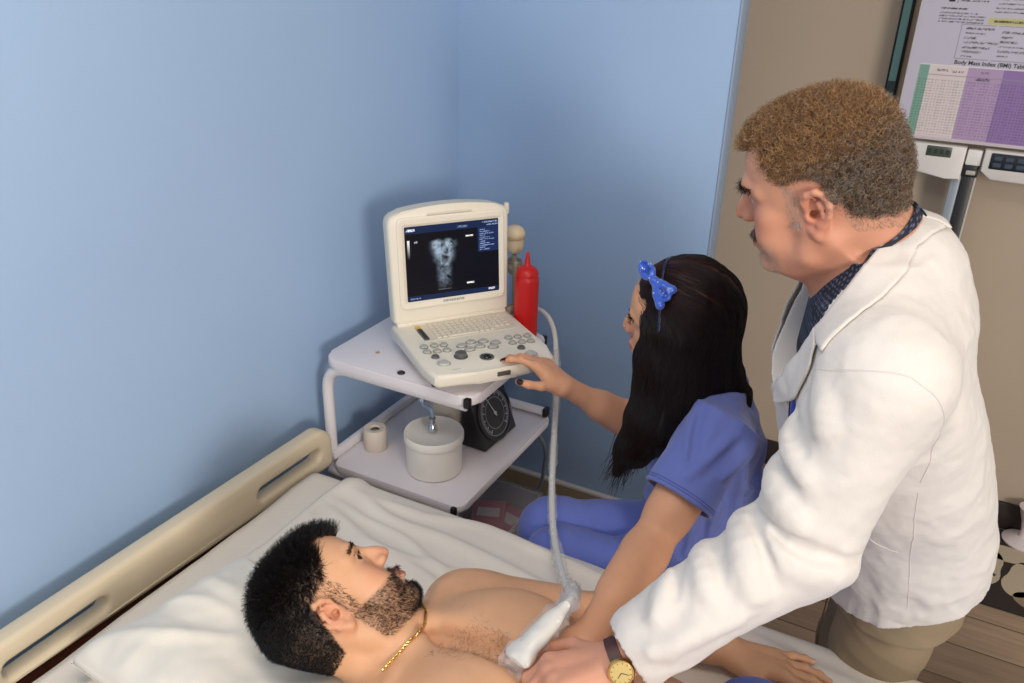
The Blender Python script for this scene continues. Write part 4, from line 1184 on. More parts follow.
# ================================================================== the man lying on the bed
def patient():
    root = thing('person', 'shirtless dark-haired bearded man lying on the bed', 'person', (-.40, .88, .61))
    H = Head(orth((.102, .814, .572), (-.828, -.248, .502)), (-.742, .827, .791), 1.04)
    F = Field()
    head_ops(F, H, jaw=1.06, nose=1.0)
    C7 = np3(-.640, .850, .700)
    F.cap(H.w(0, -.028, -.035), C7, .058, .062, .03)
    F.cap(H.w(0, .008, -.075), np3(-.600, .872, .745), .040, .040, .035)
    F.ell(H.w(0, .040, -.113), (.012, .012, .016), H.R, .018)
    for sx in (1, -1):                                             # neck tendons
        F.cap(H.w(sx*.060, -.022, -.030), np3(-.595, .878-sx*.02, .757), .0125, .010, .022)
    LS, RS = np3(-.622, 1.040, .682), np3(-.560, .690, .690)
    F.cap(LS+np3(.02, -.02, .0), RS+np3(.02, .02, .0), .062, .062, .05)
    F.cap(C7+np3(.01, .03, -.01), LS+np3(0, -.03, .02), .050, .045, .04); F.cap(C7+np3(.01, -.03, -.01), RS+np3(0, .03, .02), .050, .045, .04)
    F.ell((-.43, .880, .700), (.215, .178, .100), None, .05)
    F.ell((-.47, .965, .748), (.100, .088, .058), None, .05); F.ell((-.45, .785, .748), (.100, .088, .058), None, .05)
    F.cap((-.585, .880, .765), (-.36, .880, .800), .010, .014, .05, 's')      # sternum groove
    F.ell((-.23, .880, .695), (.200, .158, .092), None, .06)
    F.ell((-.02, .880, .690), (.130, .168, .088), None, .05)
    F.cap((-.598, .893, .762), (-.640, 1.005, .745), .0075, .0080, .020); F.cap((-.588, .862, .762), (-.590, .750, .750), .0075, .008, .020)  # collar bones
    # arms
    LE, LW = np3(-.388, 1.158, .660), np3(-.150, 1.214, .648)
    arm_ops(F, LS, LE, LW, (.060, .047, .045, .029), .035)
    F.ell(LS+np3(.03, .010, .008), (.066, .056, .058), None, .03)
    tips = hand_ops(F, LW+np3(.004, 0, .001), (.95, .19, -.08), (0.05, -.14, -1), 1, [(6, 14, 8), (4, 12, 8), (2, 12, 8), (-4, 10, 6)], .26, 1.0, thumb=((.62, .75, .10), (.80, .55, .10), (.92, .36, .1)))
    RE, RW = np3(-.33, .560, .660), np3(-.09, .545, .645)
    arm_ops(F, RS, RE, RW, (.058, .046, .044, .029), .035)
    F.ell(RS+np3(.03, -.008, .008), (.066, .056, .058), None, .03)
    hand_ops(F, RW+np3(.004, 0, -.001), (1, .05, -.06), (0, .05, -1), -1, [(6, 14, 8), (4, 10, 8), (2, 10, 8), (-2, 10, 6)], .12, 1.0)
    # legs
    for sy in (1, -1):
        hp, kn, an = np3(.02, .88+sy*.095, .690), np3(.43, .88+sy*.115, .690), np3(.84, .88+sy*.10, .655)
        F.cap(hp, kn, .085, .058, .04); F.cap(kn, an, .057, .036, .03)
        F.cap(kn+np3(.06, 0, -.012), kn+np3(.2, 0, -.015), .056, .046, .03)
        F.cap(an, an+np3(.03, sy*.03, .15), .034, .022, .03); F.cap(an+np3(0, 0, -.0), an+np3(.02, 0, -.012), .036, .034, .02)
    V, Q = polygonise(F, (-1.02, .44, .56), (.98, 1.32, 1.02), .0030)
    C, L = face_tint(H, V, (219, 167, 128), (184, 110, 98), (212, 128, 106))
    # stubble shade of the shaved sides and the beard
    x, y, z = np.abs(L[:, 0]), L[:, 1], L[:, 2]
    near = np.linalg.norm(L, axis=1) < .16
    dark = linarr((52, 38, 32))
    jawline = sstep(.006, -.010, z-(-.022-.30*(y-.02)))*sstep(-.022, .006, z-(-.080-.36*y))*sstep(-.004, .014, y)
    lipz = (x < .030) & (np.abs(z+.0588) < .0125) & (y > .080)
    beard = near*jawline*(1-lipz*.9)*sstep(-.034, -.044, z+.30*np.maximum(0, .06-y)*-1+0*x)*(1-(y > .10)*(z > -.072))
    must = near*(y > .085)*(x < .03)*sstep(-.034, -.038, z)*sstep(-.056, -.052, z)
    bm = np.clip(np.maximum(beard, must), 0, 1)
    hairline = sstep(.0, .02, scalp(L))*near
    C = C*(1-.42*bm[:, None])+dark*.42*bm[:, None]
    C = C*(1-.92*hairline[:, None])+linarr((20, 16, 15))*.92*hairline[:, None]
    # nipples
    for c in ((-.40, .985, .80), (-.375, .760, .80)):
        m = np.exp(-(np.hypot(V[:, 0]-c[0], V[:, 1]-c[1])/.012)**4)*(V[:, 2] > .72)
        C = C*(1-m[:, None])+linarr((150, 92, 76))*m[:, None]
    C = nail_tint(C, V, tips, (222, 172, 150))
    body = np_mesh('body', V, Q, skin_mat('tan'), root, True, C)
    eyes(H, root, mat('iris_brown', (58, 36, 22), 0.15), (.62, 1, .12))
    # ---- hair on the head
    hm = mat('hair_black', (16, 13, 13), 0.42, spec=.35)
    P = sample_surface(V, Q, (scalp(L) > .004) & near, 22000, 1)
    N = F.grad(P); Lp = H.loc(P)
    top = sstep(.045, .085, Lp[:, 2]+.25*Lp[:, 1])*sstep(-.12, -.02, Lp[:, 1])
    front = sstep(.0, .08, Lp[:, 1])
    low = sstep(.02, .05, Lp[:, 2])
    ln = .003+.007*low+.009*top+.003*top*front
    fw = unit(N*(.35+.35*top[:, None])+np.outer(top, H.d(.10, .15, .10))+np.outer(top*front, H.d(.1, .55, .35))+(1-top)[:, None]*H.d(0, -.55, -.75)+.28*np.random.RandomState(2).randn(len(P), 3))
    strands('hair', tufts(P, N, fw, ln, 7, .0016, 3.5, 3), .00042, hm, body)
    # side fade and whiskers
    def hairs(nm, mask, n, length, rad, dirl, seed, m_=hm, cz=.0012, spread=.35, off=.3):
        P = sample_surface(V, Q, mask, n, seed); N = F.grad(P)
        d = unit(N*off+H.d(*dirl)+spread*np.random.RandomState(seed).randn(len(P), 3))
        return strands(nm, tufts(P, N, d, np.full(len(P), length), 5, cz, 2.5, seed), rad, m_, body)
    hairs('sideburn', near & (x > .058) & (y > .006) & (y < .036) & (z > -.025) & (z < .050) & (y < .036-.25*np.abs(z-.02)), 520, .007, .00020, (0, .1, -1), 4)
    bch = bm*sstep(-.055, -.09, z+.0*y)*sstep(.03, .075, y)
    hairs('beard_tip', bch > .4, 1300, .006, .00022, (0, .45, -.8), 12)
    hairs('beard', bm > .35, 6000, .0052, .00020, (0, .45, -.8), 5)
    br = near & (np.abs(z-(.0335-.25*np.maximum(0, x-.040))) < .0048) & (x > .012) & (x < .055) & (y > .055)
    P = sample_surface(V, Q, br, 700, 6); N = F.grad(P); Lp = H.loc(P)
    d = unit(N*.25+np.sign(Lp[:, 0])[:, None]*H.d(.9, 0, .0)+H.d(0, -.35, .25)+.25*np.random.RandomState(3).randn(len(P), 3))
    strands('eyebrow', tufts(P, N, d, np.full(len(P), .007), 5, .0004, 2, 7), .00024, hm, body)
    # lashes
    lp = np.array([H.w(sx*a, b+.002, c) for sx in (1, -1) for a, b, c in zip(np.linspace(.022, .043, 26), .0865+.0035*np.sin(np.linspace(.4, 2.6, 26)), .0125+.0062*np.sin(np.linspace(.15, 2.99, 26)))])
    strands('eyelash', tufts(lp, lp, np.tile(H.d(0, .85, .45), (len(lp), 1)), np.full(len(lp), .006), 4, 0.0002, 1, 8), .0002, hm, body)
    # chest hair
    cm = (np.abs(V[:, 1]-.878) < .06) & (V[:, 0] > -.56) & (V[:, 0] < -.36) & (V[:, 2] > .76)
    P = sample_surface(V, Q, cm, 1100, 9); N = F.grad(P); rs = np.random.RandomState(9)
    keep = rs.rand(len(P)) < np.exp(-((P[:, 1]-.88)/.045)**2-((P[:, 0]+.465)/.07)**2)
    P, N = P[keep], N[keep]; d = unit(N*.25+rs.randn(len(P), 3)*.7+np.array([.4, 0, 0]))
    strands('chest_hair', tufts(P, N, d, np.full(len(P), .012), 6, .0022, 4, 9), .00013, mat('hair_dark_brown', (44, 30, 24), .5), body)
    # ---- trousers with a waistband
    T = Field()
    T.ell((-.035, .88, .692), (.142, .190, .094), None, .05)
    for sy in (1, -1):
        hp, kn, an = np3(.02, .88+sy*.100, .690), np3(.43, .88+sy*.115, .692), np3(.80, .88+sy*.10, .660)
        T.cap(hp, kn, .104, .076, .05); T.cap(kn, an, .076, .060, .04)
    T.ell((-.075, 1.055, .695), (.060, .050, .050), None, .05)
    T.op(lambda d, P: np.maximum(d, -(P[..., 0]+.150)))
    T.disp(lambda P: -.004*noise(P*np.array([1, 2, 1]), 9, 2))
    Vt, Qt = polygonise(T, (-.22, .55, .58), (.90, 1.20, .84), .0055)
    np_mesh('trousers', Vt, Qt, mat('trouser_blue', (86, 104, 178), 0.8, bump=.15, bscale=500, sheen=.2), root)
    # ---- gold chain lying round the neck
    pts = [H.w(.056, -.010, -.128), H.w(.050, .030, -.122)]
    path = []
    ctrl = [np3(-.612, .780, .770), np3(-.598, .815, .785), np3(-.592, .850, .782), np3(-.596, .880, .780), np3(-.612, .910, .782), np3(-.640, .930, .775), np3(-.665, .938, .765)]
    ctrl = np.array(ctrl); tt = np.linspace(0, len(ctrl)-1.001, 64)
    for t in tt:
        i = int(t); f = t-i; path.append(ctrl[i]*(1-f)+ctrl[i+1]*f)
    path = np.array(path, np.float32)
    for _ in range(8): path = path-F.grad(path)*(F(path)[:, None]-.0018)*.9
    b = MB()
    for i in range(len(path)-1):
        p = Vector(path[i]); d = Vector(path[i+1])-p; d.normalize()
        n_ = Vector(F.grad(path[i:i+1])[0]); sd = d.cross(n_) if i % 2 else n_
        ring = [p+d*(.0034*math.cos(a))+sd*(.0021*math.sin(a)) for a in np.linspace(0, 2*PI, 9)]
        b.tube(ring, .00085, 5, caps=False)
    b.build('necklace', mat('gold', (226, 186, 110), 0.25, metal=1.0), root)
    return F, H
def scalp(L):
    """>0 where hair grows (canonical head space)"""
    x, y, z = np.abs(L[:, 0]), L[:, 1], L[:, 2]
    front = .066+.018*np.exp(-((x-.045)/.018)**2)-.010*np.exp(-(x/.02)**2)       # front hair line height
    lim = np.where(y > .045, front+.35*np.maximum(0, .075-y)*0, 0)
    side = np.interp(y, [-.12, -.045, -.030, -.012, .008, .030, .045, .058], [-.060, -.052, -.010, .036, .040, .042, .050, .066])
    lim = np.where(y > .058, front, side)
    return z-lim
PF, PHD = patient()
# ================================================================== the woman in blue scrubs
def nurse():
    st = thing('stool', 'low round stool under the woman in blue scrubs', 'stool', (-.305, 1.58, 0))
    with LocalCoords():
        MB().lathe([(0, .395), (.135, .395), (.150, .405), (.155, .425), (.148, .446), (.12, .455), (0, .457)], None, 40).build('seat', mat('stool_vinyl', (40, 44, 60), .45), st)
        MB().lathe([(0, .10), (.028, .10), (.028, .30), (.018, .30), (.018, .396), (0, .396)], None, 20).build('post', chrome_m, st)
        for k in range(5):
            a = 2*PI*k/5+.3; l = MB().tube([(0, 0, .12), (.12*math.cos(a), .12*math.sin(a), .10), (.235*math.cos(a), .235*math.sin(a), .062)], [.016, .013, .011], 10).build('leg', chrome_m, st)
            MB().lathe([(0, -.011), (.024, -.011), (.027, -.006), (.027, .006), (.024, .011), (0, .011)], frame((.235*math.cos(a), .235*math.sin(a), .027), (-math.sin(a)*0+math.cos(a), math.sin(a), 0), (0, 0, 1)), 16).build('caster', mat('black_rubber', (28, 28, 30), 0.6), l)
    root = thing('person', 'seated dark-haired woman in blue scrubs reaching to the ultrasound keys', 'person', (-.305, 1.58, .457))
    H = Head(orth((-.995, -.087, -.057), (-.035, -.227, .973)), (-.372, 1.438, 1.171), .96)
    F = Field()
    head_ops(F, H, female=True, jaw=.92, nose=.80, brow=.65, ear=.9)
    C7 = np3(-.322, 1.500, 1.030)
    F.cap(H.w(0, -.028, -.035), C7, .046, .050, .03); F.cap(H.w(0, .012, -.080), np3(-.375, 1.470, 1.000), .034, .036, .03)
    LS, RS = np3(-.258, 1.352, 1.006), np3(-.405, 1.660, 1.000)
    F.cap(C7-np3(0, 0, .015), LS, .044, .046, .04); F.cap(C7-np3(0, 0, .015), RS, .044, .046, .04)
    NT = [(.42, -.305, 1.58, .12, .09), (.54, -.305, 1.58, .135, .105), (.62, -.308, 1.575, .135, .105), (.72, -.314, 1.560, .122, .100), (.84, -.320, 1.540, .130, .105), (.93, -.322, 1.524, .140, .100), (.99, -.325, 1.512, .135, .080), (1.03, -.325, 1.505, .08, .055)]
    add_fn(F, loft_fn(NT, (-.9, -.42), .475, 1.035), .04)
    # left arm reaching over the patient
    LW = np3(-.336, .946, .815)
    LE = np3(-.316, 1.188, .840)
    arm_ops(F, LS, LE, LW, (.043, .0365, .0355, .0245), .03)
    tipsL = hand_ops(F, LW, (-.45, -.85, -.20), (-.1, .0, -1), 1, [(22, 25, 18)]*4, .08, .92)
    # right arm to the keyboard
    RW = np3(-.658, 1.582, .890)
    RE = np3(-.516, 1.690, .775)
    arm_ops(F, RS, RE, RW, (.045, .039, .037, .0240), .03)
    tipsR = hand_ops(F, RW, (-.82, -.02, .50), (-.45, -.15, -.88), -1, [(16, 22, 12), (22, 26, 14), (24, 28, 16), (26, 28, 16)], .12, .93, thumb=((.55, .78, .25), (.74, .62, .25), (.84, .48, .22)))
    # legs
    for hp, kn, an in ((np3(-.345, 1.655, .525), np3(-.650, 1.525, .525), np3(-.60, 1.60, .10)), (np3(-.305, 1.505, .520), np3(-.590, 1.440, .515), np3(-.50, 1.47, .10))):
        F.cap(hp, kn, .078, .052, .04); F.cap(kn, an, .050, .032, .03)
        F.cap(an, an+np3(-.15, .0, -.055), .033, .024, .03); F.cap(an+np3(.02, 0, -.02), an+np3(.0, 0, -.06), .032, .030, .02)
    V, Q = polygonise(F, (-1.0, .80, .0), (.0, 1.86, 1.36), .0031)
    C, L = face_tint(H, V, (216, 158, 122), (186, 96, 92), (206, 122, 100))
    C = nail_tint(C, V, tipsR+tipsL, (36, 10, 16), .95, .0078)
    body = np_mesh('body', V, Q, skin_mat('warm'), root, True, C)
    eyes(H, root, mat('iris_brown', (58, 36, 22), 0.15), (0, 1, -.15))
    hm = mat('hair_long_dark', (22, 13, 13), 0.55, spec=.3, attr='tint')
    x, y, z = np.abs(L[:, 0]), L[:, 1], L[:, 2]; near = np.linalg.norm(L, axis=1) < .16
    br = near & (np.abs(z-(.034-.25*np.maximum(0, x-.040))) < .0032) & (x > .012) & (x < .052) & (y > .055)
    P = sample_surface(V, Q, br, 500, 6); N = F.grad(P); Lp = H.loc(P)
    d = unit(N*.2+np.sign(Lp[:, 0])[:, None]*H.d(.9, 0, .0)+H.d(0, -.35, .2)+.2*np.random.RandomState(3).randn(len(P), 3))
    hblk = mat('hair_black', (16, 13, 13), 0.42)
    strands('eyebrow', tufts(P, N, d, np.full(len(P), .007), 5, .0003, 2, 7), .00024, hblk, body)
    lp = np.array([H.w(sx*a, b+.002, c) for sx in (1, -1) for a, b, c in zip(np.linspace(.022, .044, 30), .0865+.0035*np.sin(np.linspace(.4, 2.6, 30)), .0135+.0072*np.sin(np.linspace(.15, 2.99, 30)))])
    strands('eyelash', tufts(lp, lp, np.tile(H.d(0, .9, .35), (len(lp), 1)), np.full(len(lp), .009), 4, 0.0002, 1, 8), .0003, hblk, body)
    # ---- long hair: a solid mass sheathed in strands
    A = Field()
    def e(c, r, k=.03, R=None): A.ell(H.w(*c), np.array(r)*H.s, H.R if R is None else R, k)
    e((0, -.014, .050), (.0850, .1030, .0970), .01)
    e((0, -.040, .010), (.0820, .0720, .0960), .03)
    e((0, -.052, -.055), (.0740, .0470, .080), .04)
    A.cap(H.w(0, -.060, -.10), np3(-.298, 1.500, 1.050), .054, .048, .04)
    A.cap(np3(-.305, 1.450, 1.055), np3(-.258, 1.465, 1.025), .046, .030, .04)
    A.chain([H.w(-.070, .030, .030), H.w(-.078, .034, -.035), H.w(-.080, .030, -.095), np3(-.392, 1.355, .995), np3(-.415, 1.342, .935), np3(-.440, 1.340, .868)], [.028, .031, .036, .038, .026, .004], .03)
    A.chain([H.w(-.068, -.010, .01), H.w(-.080, -.006, -.06), np3(-.350, 1.378, 1.040), np3(-.368, 1.358, .985), np3(-.398, 1.345, .905)], [.034, .040, .045, .036, .006], .03)
    A.chain([H.w(.070, .020, .030), H.w(.080, .012, -.035), H.w(.084, .010, -.10), np3(-.40, 1.58, .97)], [.030, .030, .034, .012], .03)
    # keep the face clear
    A.ell(H.w(0, .118, -.020), np.array((.062, .062, .098))*H.s, H.R, .022, 's')
    A.disp(lambda P: .0035*noise(np.stack([H.loc(P)[..., 0]*26, H.loc(P)[..., 1]*26, H.loc(P)[..., 2]*5], -1), 1.6, 2))
    Va, Qa = polygonise(A, (-.56, 1.22, .82), (-.14, 1.66, 1.34), .0034)
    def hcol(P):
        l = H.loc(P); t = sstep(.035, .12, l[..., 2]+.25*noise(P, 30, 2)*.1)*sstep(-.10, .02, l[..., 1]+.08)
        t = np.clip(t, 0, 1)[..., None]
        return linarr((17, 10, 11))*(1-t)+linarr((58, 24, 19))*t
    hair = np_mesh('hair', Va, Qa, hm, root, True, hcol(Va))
    P = sample_surface(Va, Qa, np.ones(len(Va), bool), 6500, 21)
    part = H.w(0, .02, .14)
    def dirn(p):
        l = H.loc(p)
        up = sstep(.02, .09, l[:, 2])[:, None]
        back = H.d(0, -1.0, -.25)+np.sign(l[:, 0])[:, None]*H.d(.25, 0, 0)
        return up*back+(1-up)*np.array([-.05, -.03, -1.0])
    G = flow(A, P, dirn, 10, .011, .0016, 5, .10, .00012)
    strands('hair_strand', G, .00036, mat('hair_strand_dark', (26, 15, 14), 0.45, spec=.35), hair)
    # loose ends at the tip of the front fall
    rs = np.random.RandomState(77); n = 420
    u = rs.rand(n, 1); p0 = np3(-.425, 1.336, .945)*(1-u)+np3(-.375, 1.352, .965)*u+rs.randn(n, 3)*np3(.010, .008, .010)
    L_ = (.055+.055*rs.rand(n, 1))*(1.15-.75*u); dr = unit(np3(-.24, -.05, -1.0)+rs.randn(n, 3)*np3(.07, .05, .04))
    tt = np.linspace(0, 1, 8)[None, :, None]
    strands('hair_end', p0[:, None]+dr[:, None]*L_[:, None]*tt+np3(.02, 0, 0)*(tt**2)*rs.randn(n, 1, 1)*.35, .00065, mat('hair_strand_dark', (26, 15, 14)), hair)
    # ---- scrub top
    T = Field()
    axR = orth((-.9, -.42, 0), (-.2, .05, .97))
    T.cap(C7-np3(-.005, 0, .030), LS+np3(.0, .01, -.010), .062, .060, .05); T.cap(C7-np3(-.005, 0, .030), RS+np3(0, -.01, -.012), .060, .058, .05)
    add_fn(T, loft_fn([(r[0], r[1], r[2], r[3]+.020+.010*(r[0] < .7), r[4]+.018+.012*(r[0] < .7)) for r in NT], (-.9, -.42), .545, 1.045), .04)
    T.ell((-.385, 1.490, .885), (.105, .050, .06), axR, .05)
    el_dir = unit(LE-LS); er_dir = unit(RE-RS)
    def sleeve(S_, D, L_, r0, r1):
        def fn(d, P):
            t = (P-S_)@D; q = P-S_-t[..., None]*D
            e = np.sqrt((q*q).sum(-1))-(r0+(r1-r0)*np.clip(t/L_, 0, 1)); e = np.maximum(np.maximum(e, t-L_), -t-.03)
            h = np.maximum(.035-np.abs(d-e), 0); return np.minimum(d, e)-h*h/(4*.035)
        T.op(fn)
    sleeve(LS, el_dir, .138, .062, .067); sleeve(RS, er_dir, .138, .060, .064)
    def crease(a, b, r, k=.018, mode='u'): T.cap(a, b, r, r*.6, k, mode)
    def folds(P):
        q = P-np3(-.30, 1.45, .8)
        s = q@axR
        f = np.abs(noise(np.stack([s[..., 0]*5, s[..., 1]*5, (s[..., 2]+.5*s[..., 0])*16], -1), 1.0, 2))
        g = np.abs(noise(np.stack([P[..., 0]*22-P[..., 2]*8, P[..., 1]*6, P[..., 2]*5], -1), 1.0, 2, 3.3))
        mk = sstep(.05, .11, np.linalg.norm(P-(LS+el_dir*.135), axis=-1))*sstep(.05, .11, np.linalg.norm(P-(RS+er_dir*.135), axis=-1))
        return mk*(.014*f*sstep(1.0, .82, P[..., 2])+.006*g+.0010*noise(P, 60, 1))-.002
    T.disp(folds)
    SN = Limb(LS, LS+el_dir*.138, .063, .067, np3(0, 0, 1.8))
    for a_ in ((-.15, 60, .55, 20), (.05, -20, .75, 5), (-.1, -70, .5, -45)): SN.fold(T, *a_, r=.007, k=.016, lift=.001)
    for a_ in ((-.05, 42, .6, 12), (.0, -38, .62, -18)): SN.fold(T, *a_, r=.006, mode='s', k=.012, lift=.005)
    for pts in ([(-.215, 1.40, .945), (-.215, 1.44, .86), (-.225, 1.47, .76)], [(-.26, 1.385, .90), (-.25, 1.42, .80), (-.26, 1.45, .70)], [(-.31, 1.39, .86), (-.29, 1.43, .76), (-.30, 1.45, .66)], [(-.20, 1.50, .93), (-.19, 1.52, .82), (-.20, 1.53, .72)]):
        p_ = curve_pts(pts, 7).astype(np.float32)
        for _ in range(6): p_ = p_-T.grad(p_, .005)*(T(p_)[:, None]-.001)*.8
        T.poly(p_, [.003, .007, .009, .009, .008, .006, .003], .02)
        q_ = p_+np3(-.014, -.004, -.004); 
        for _ in range(6): q_ = q_-T.grad(q_.astype(np.float32), .005)*(T(q_.astype(np.float32))[:, None]-.005)*.8
        T.poly(q_, [.003, .005, .006, .006, .006, .005, .003], .012, 's')
    # hollow sleeve mouths and neckline
    T.cap(LS+el_dir*.122, LS+el_dir*.18, .0595, .064, .003, 's'); T.cap(RS+er_dir*.122, RS+er_dir*.18, .056, .060, .003, 's')
    T.cap(C7+np3(-.065, -.025, -.030), C7+np3(-.10, -.03, .06), .045, .070, .012, 's')
    Vt, Qt = polygonise(T, (-.62, 1.18, .50), (.02, 1.84, 1.08), .0033)
    top_m = mat('scrub_blue', (104, 116, 182), 0.78, bump=.15, bscale=520, sheen=.25, spec=.25)
    top = np_mesh('scrub_top', Vt, Qt, top_m, root)
    # stitched hem lines on the near sleeve
    for off in (.126, .131):
        ring = []
        u_ = unit(np.cross(el_dir, [0, 0, 1])); v_ = np.cross(el_dir, u_)
        p = np.array([LS+el_dir*off+(u_*math.cos(a)+v_*math.sin(a))*.068 for a in np.linspace(0, 2*PI, 60)], np.float32)
        for _ in range(6): p = p-T.grad(p)*(T(p)[:, None]-.0004)
        MB().tube(list(p), .0008, 5, caps=False).build('stitching', mat('scrub_stitch', (80, 92, 160), .8), top)
    # ---- trousers
    G = Field()
    halves = []
    for hp, kn, an in ((np3(-.345, 1.655, .525), np3(-.655, 1.525, .525), np3(-.60, 1.60, .14)), (np3(-.305, 1.505, .522), np3(-.592, 1.437, .522), np3(-.50, 1.47, .14))):
        g = Field(); g.ell((-.305, 1.580, .550), (.180, .150, .105), orth((-.95, -.3, 0), (0, 0, 1)), .05)
        g.cap(hp, kn, .092, .069, .05); g.cap(kn, an, .070, .060, .04); halves.append(g)
    G.op(lambda d, P: np.minimum(halves[0](P), halves[1](P)))
    def tf(P):
        w_ = np.stack([P[..., 0]*14+P[..., 1]*10, P[..., 1]*4, P[..., 2]*10-P[..., 0]*6], -1)
        return .009*np.abs(noise(w_, 1.0, 2))-.003
    G.disp(tf)
    Vg, Qg = polygonise(G, (-.80, 1.34, .06), (.04, 1.84, .68), .0048)
    np_mesh('scrub_trousers', Vg, Qg, mat('scrub_trouser_blue', (98, 112, 184), 0.78, bump=.15, bscale=520, sheen=.25, spec=.25), root)
    # ---- shoes
    for a in (np3(-.60, 1.60, .10), np3(-.50, 1.47, .10)):
        K = Field(); K.cap(a+np3(.035, 0, -.045), a+np3(-.15, 0, -.062), .045, .036, .03); K.cap(a+np3(.01, 0, -.02), a+np3(.01, 0, -.05), .046, .046, .03)
        K.op(lambda d, P: np.maximum(d, .004-P[..., 2])); K.op(lambda d, P: np.maximum(d, P[..., 2]-.105))
        Vk, Qk = polygonise(K, a+np3(-.25, -.08, -.11), a+np3(.12, .08, .05), .004)
        np_mesh('shoe', Vk, Qk, mat('shoe_white', (220, 220, 224), .5), root)
    # ---- satin hair band with a bow
    def band(P):
        l = H.loc(P); pl = np.abs(l[..., 1]-.026-.10*(l[..., 2]-.10))-.0035
        return np.maximum(np.maximum(np.abs(A(P)-.0010)-.0020, pl*H.s), (.045-l[..., 2])*H.s)
    B = Field(); B.op(lambda d, P: band(P))
    Vb, Qb = polygonise(B, H.t-.15, H.t+np3(.15, .15, .20), .0024)
    sat = mat('satin_blue', (38, 84, 190), 0.28, sheen=.4, spec=.6)
    bd = np_mesh('hair_band', Vb, Qb, mat('satin_navy', (22, 30, 62), .35), root)
    Wf = Field(); c = H.w(-.046, .036, .121); n_ = H.d(-.60, .35, .70)
    t1 = unit(H.d(.25, .75, .60)); t1 = unit(t1-n_*(t1@n_)/(n_@n_)); t2 = np.cross(unit(n_), t1); n_ = unit(n_)
    for sg in (1, -1):
        o = c+t1*sg*.024+n_*.011
        Rl = np.stack([t1, t2, n_], 1)
        Wf.ell(o+t1*sg*.004, (.024, .0150, .0095), Rl, .004)
        Wf.ell(o+t1*sg*.007+n_*.002, (.0165, .0100, .0052), Rl, .003, 's')
    Wf.ell(c+n_*.012, (.0075, .0085, .0085), np.stack([t1, t2, n_], 1), .004)
    for sg, ln in ((.35, .048), (-.30, .040)):
        dd = unit(-t1*.80+t2*sg); Wf.chain([c+n_*.010, c+dd*ln*.55+n_*.010, c+dd*ln+n_*.006], [.0045, .0075, .0085], .004)
    Wf.disp(lambda P: .0012*noise(P, 90, 2))
    Vw, Qw = polygonise(Wf, c-.09, c+.09, .0021)
    bow = np_mesh('bow', Vw, Qw, sat, root)
    rs = np.random.RandomState(4); P = sample_surface(Vw, Qw, np.ones(len(Vw), bool), 22, 3); N = Wf.grad(P)
    sq = MB()
    for p, n in zip(P, N): sq.lathe([(0, 0), (.0013, 0), (.0013, .0004), (0, .0006)], frame(p, Vector(n).orthogonal(), Vector(n).cross(Vector(n).orthogonal())), 8)
    sq.build('sequin', mat('sequin_white', (235, 238, 244), .2, metal=.4), bow)
    return F, T, LS, LE, LW
chrome_m = mat('chrome', (200, 205, 212), 0.15, metal=1.0)
nurse()
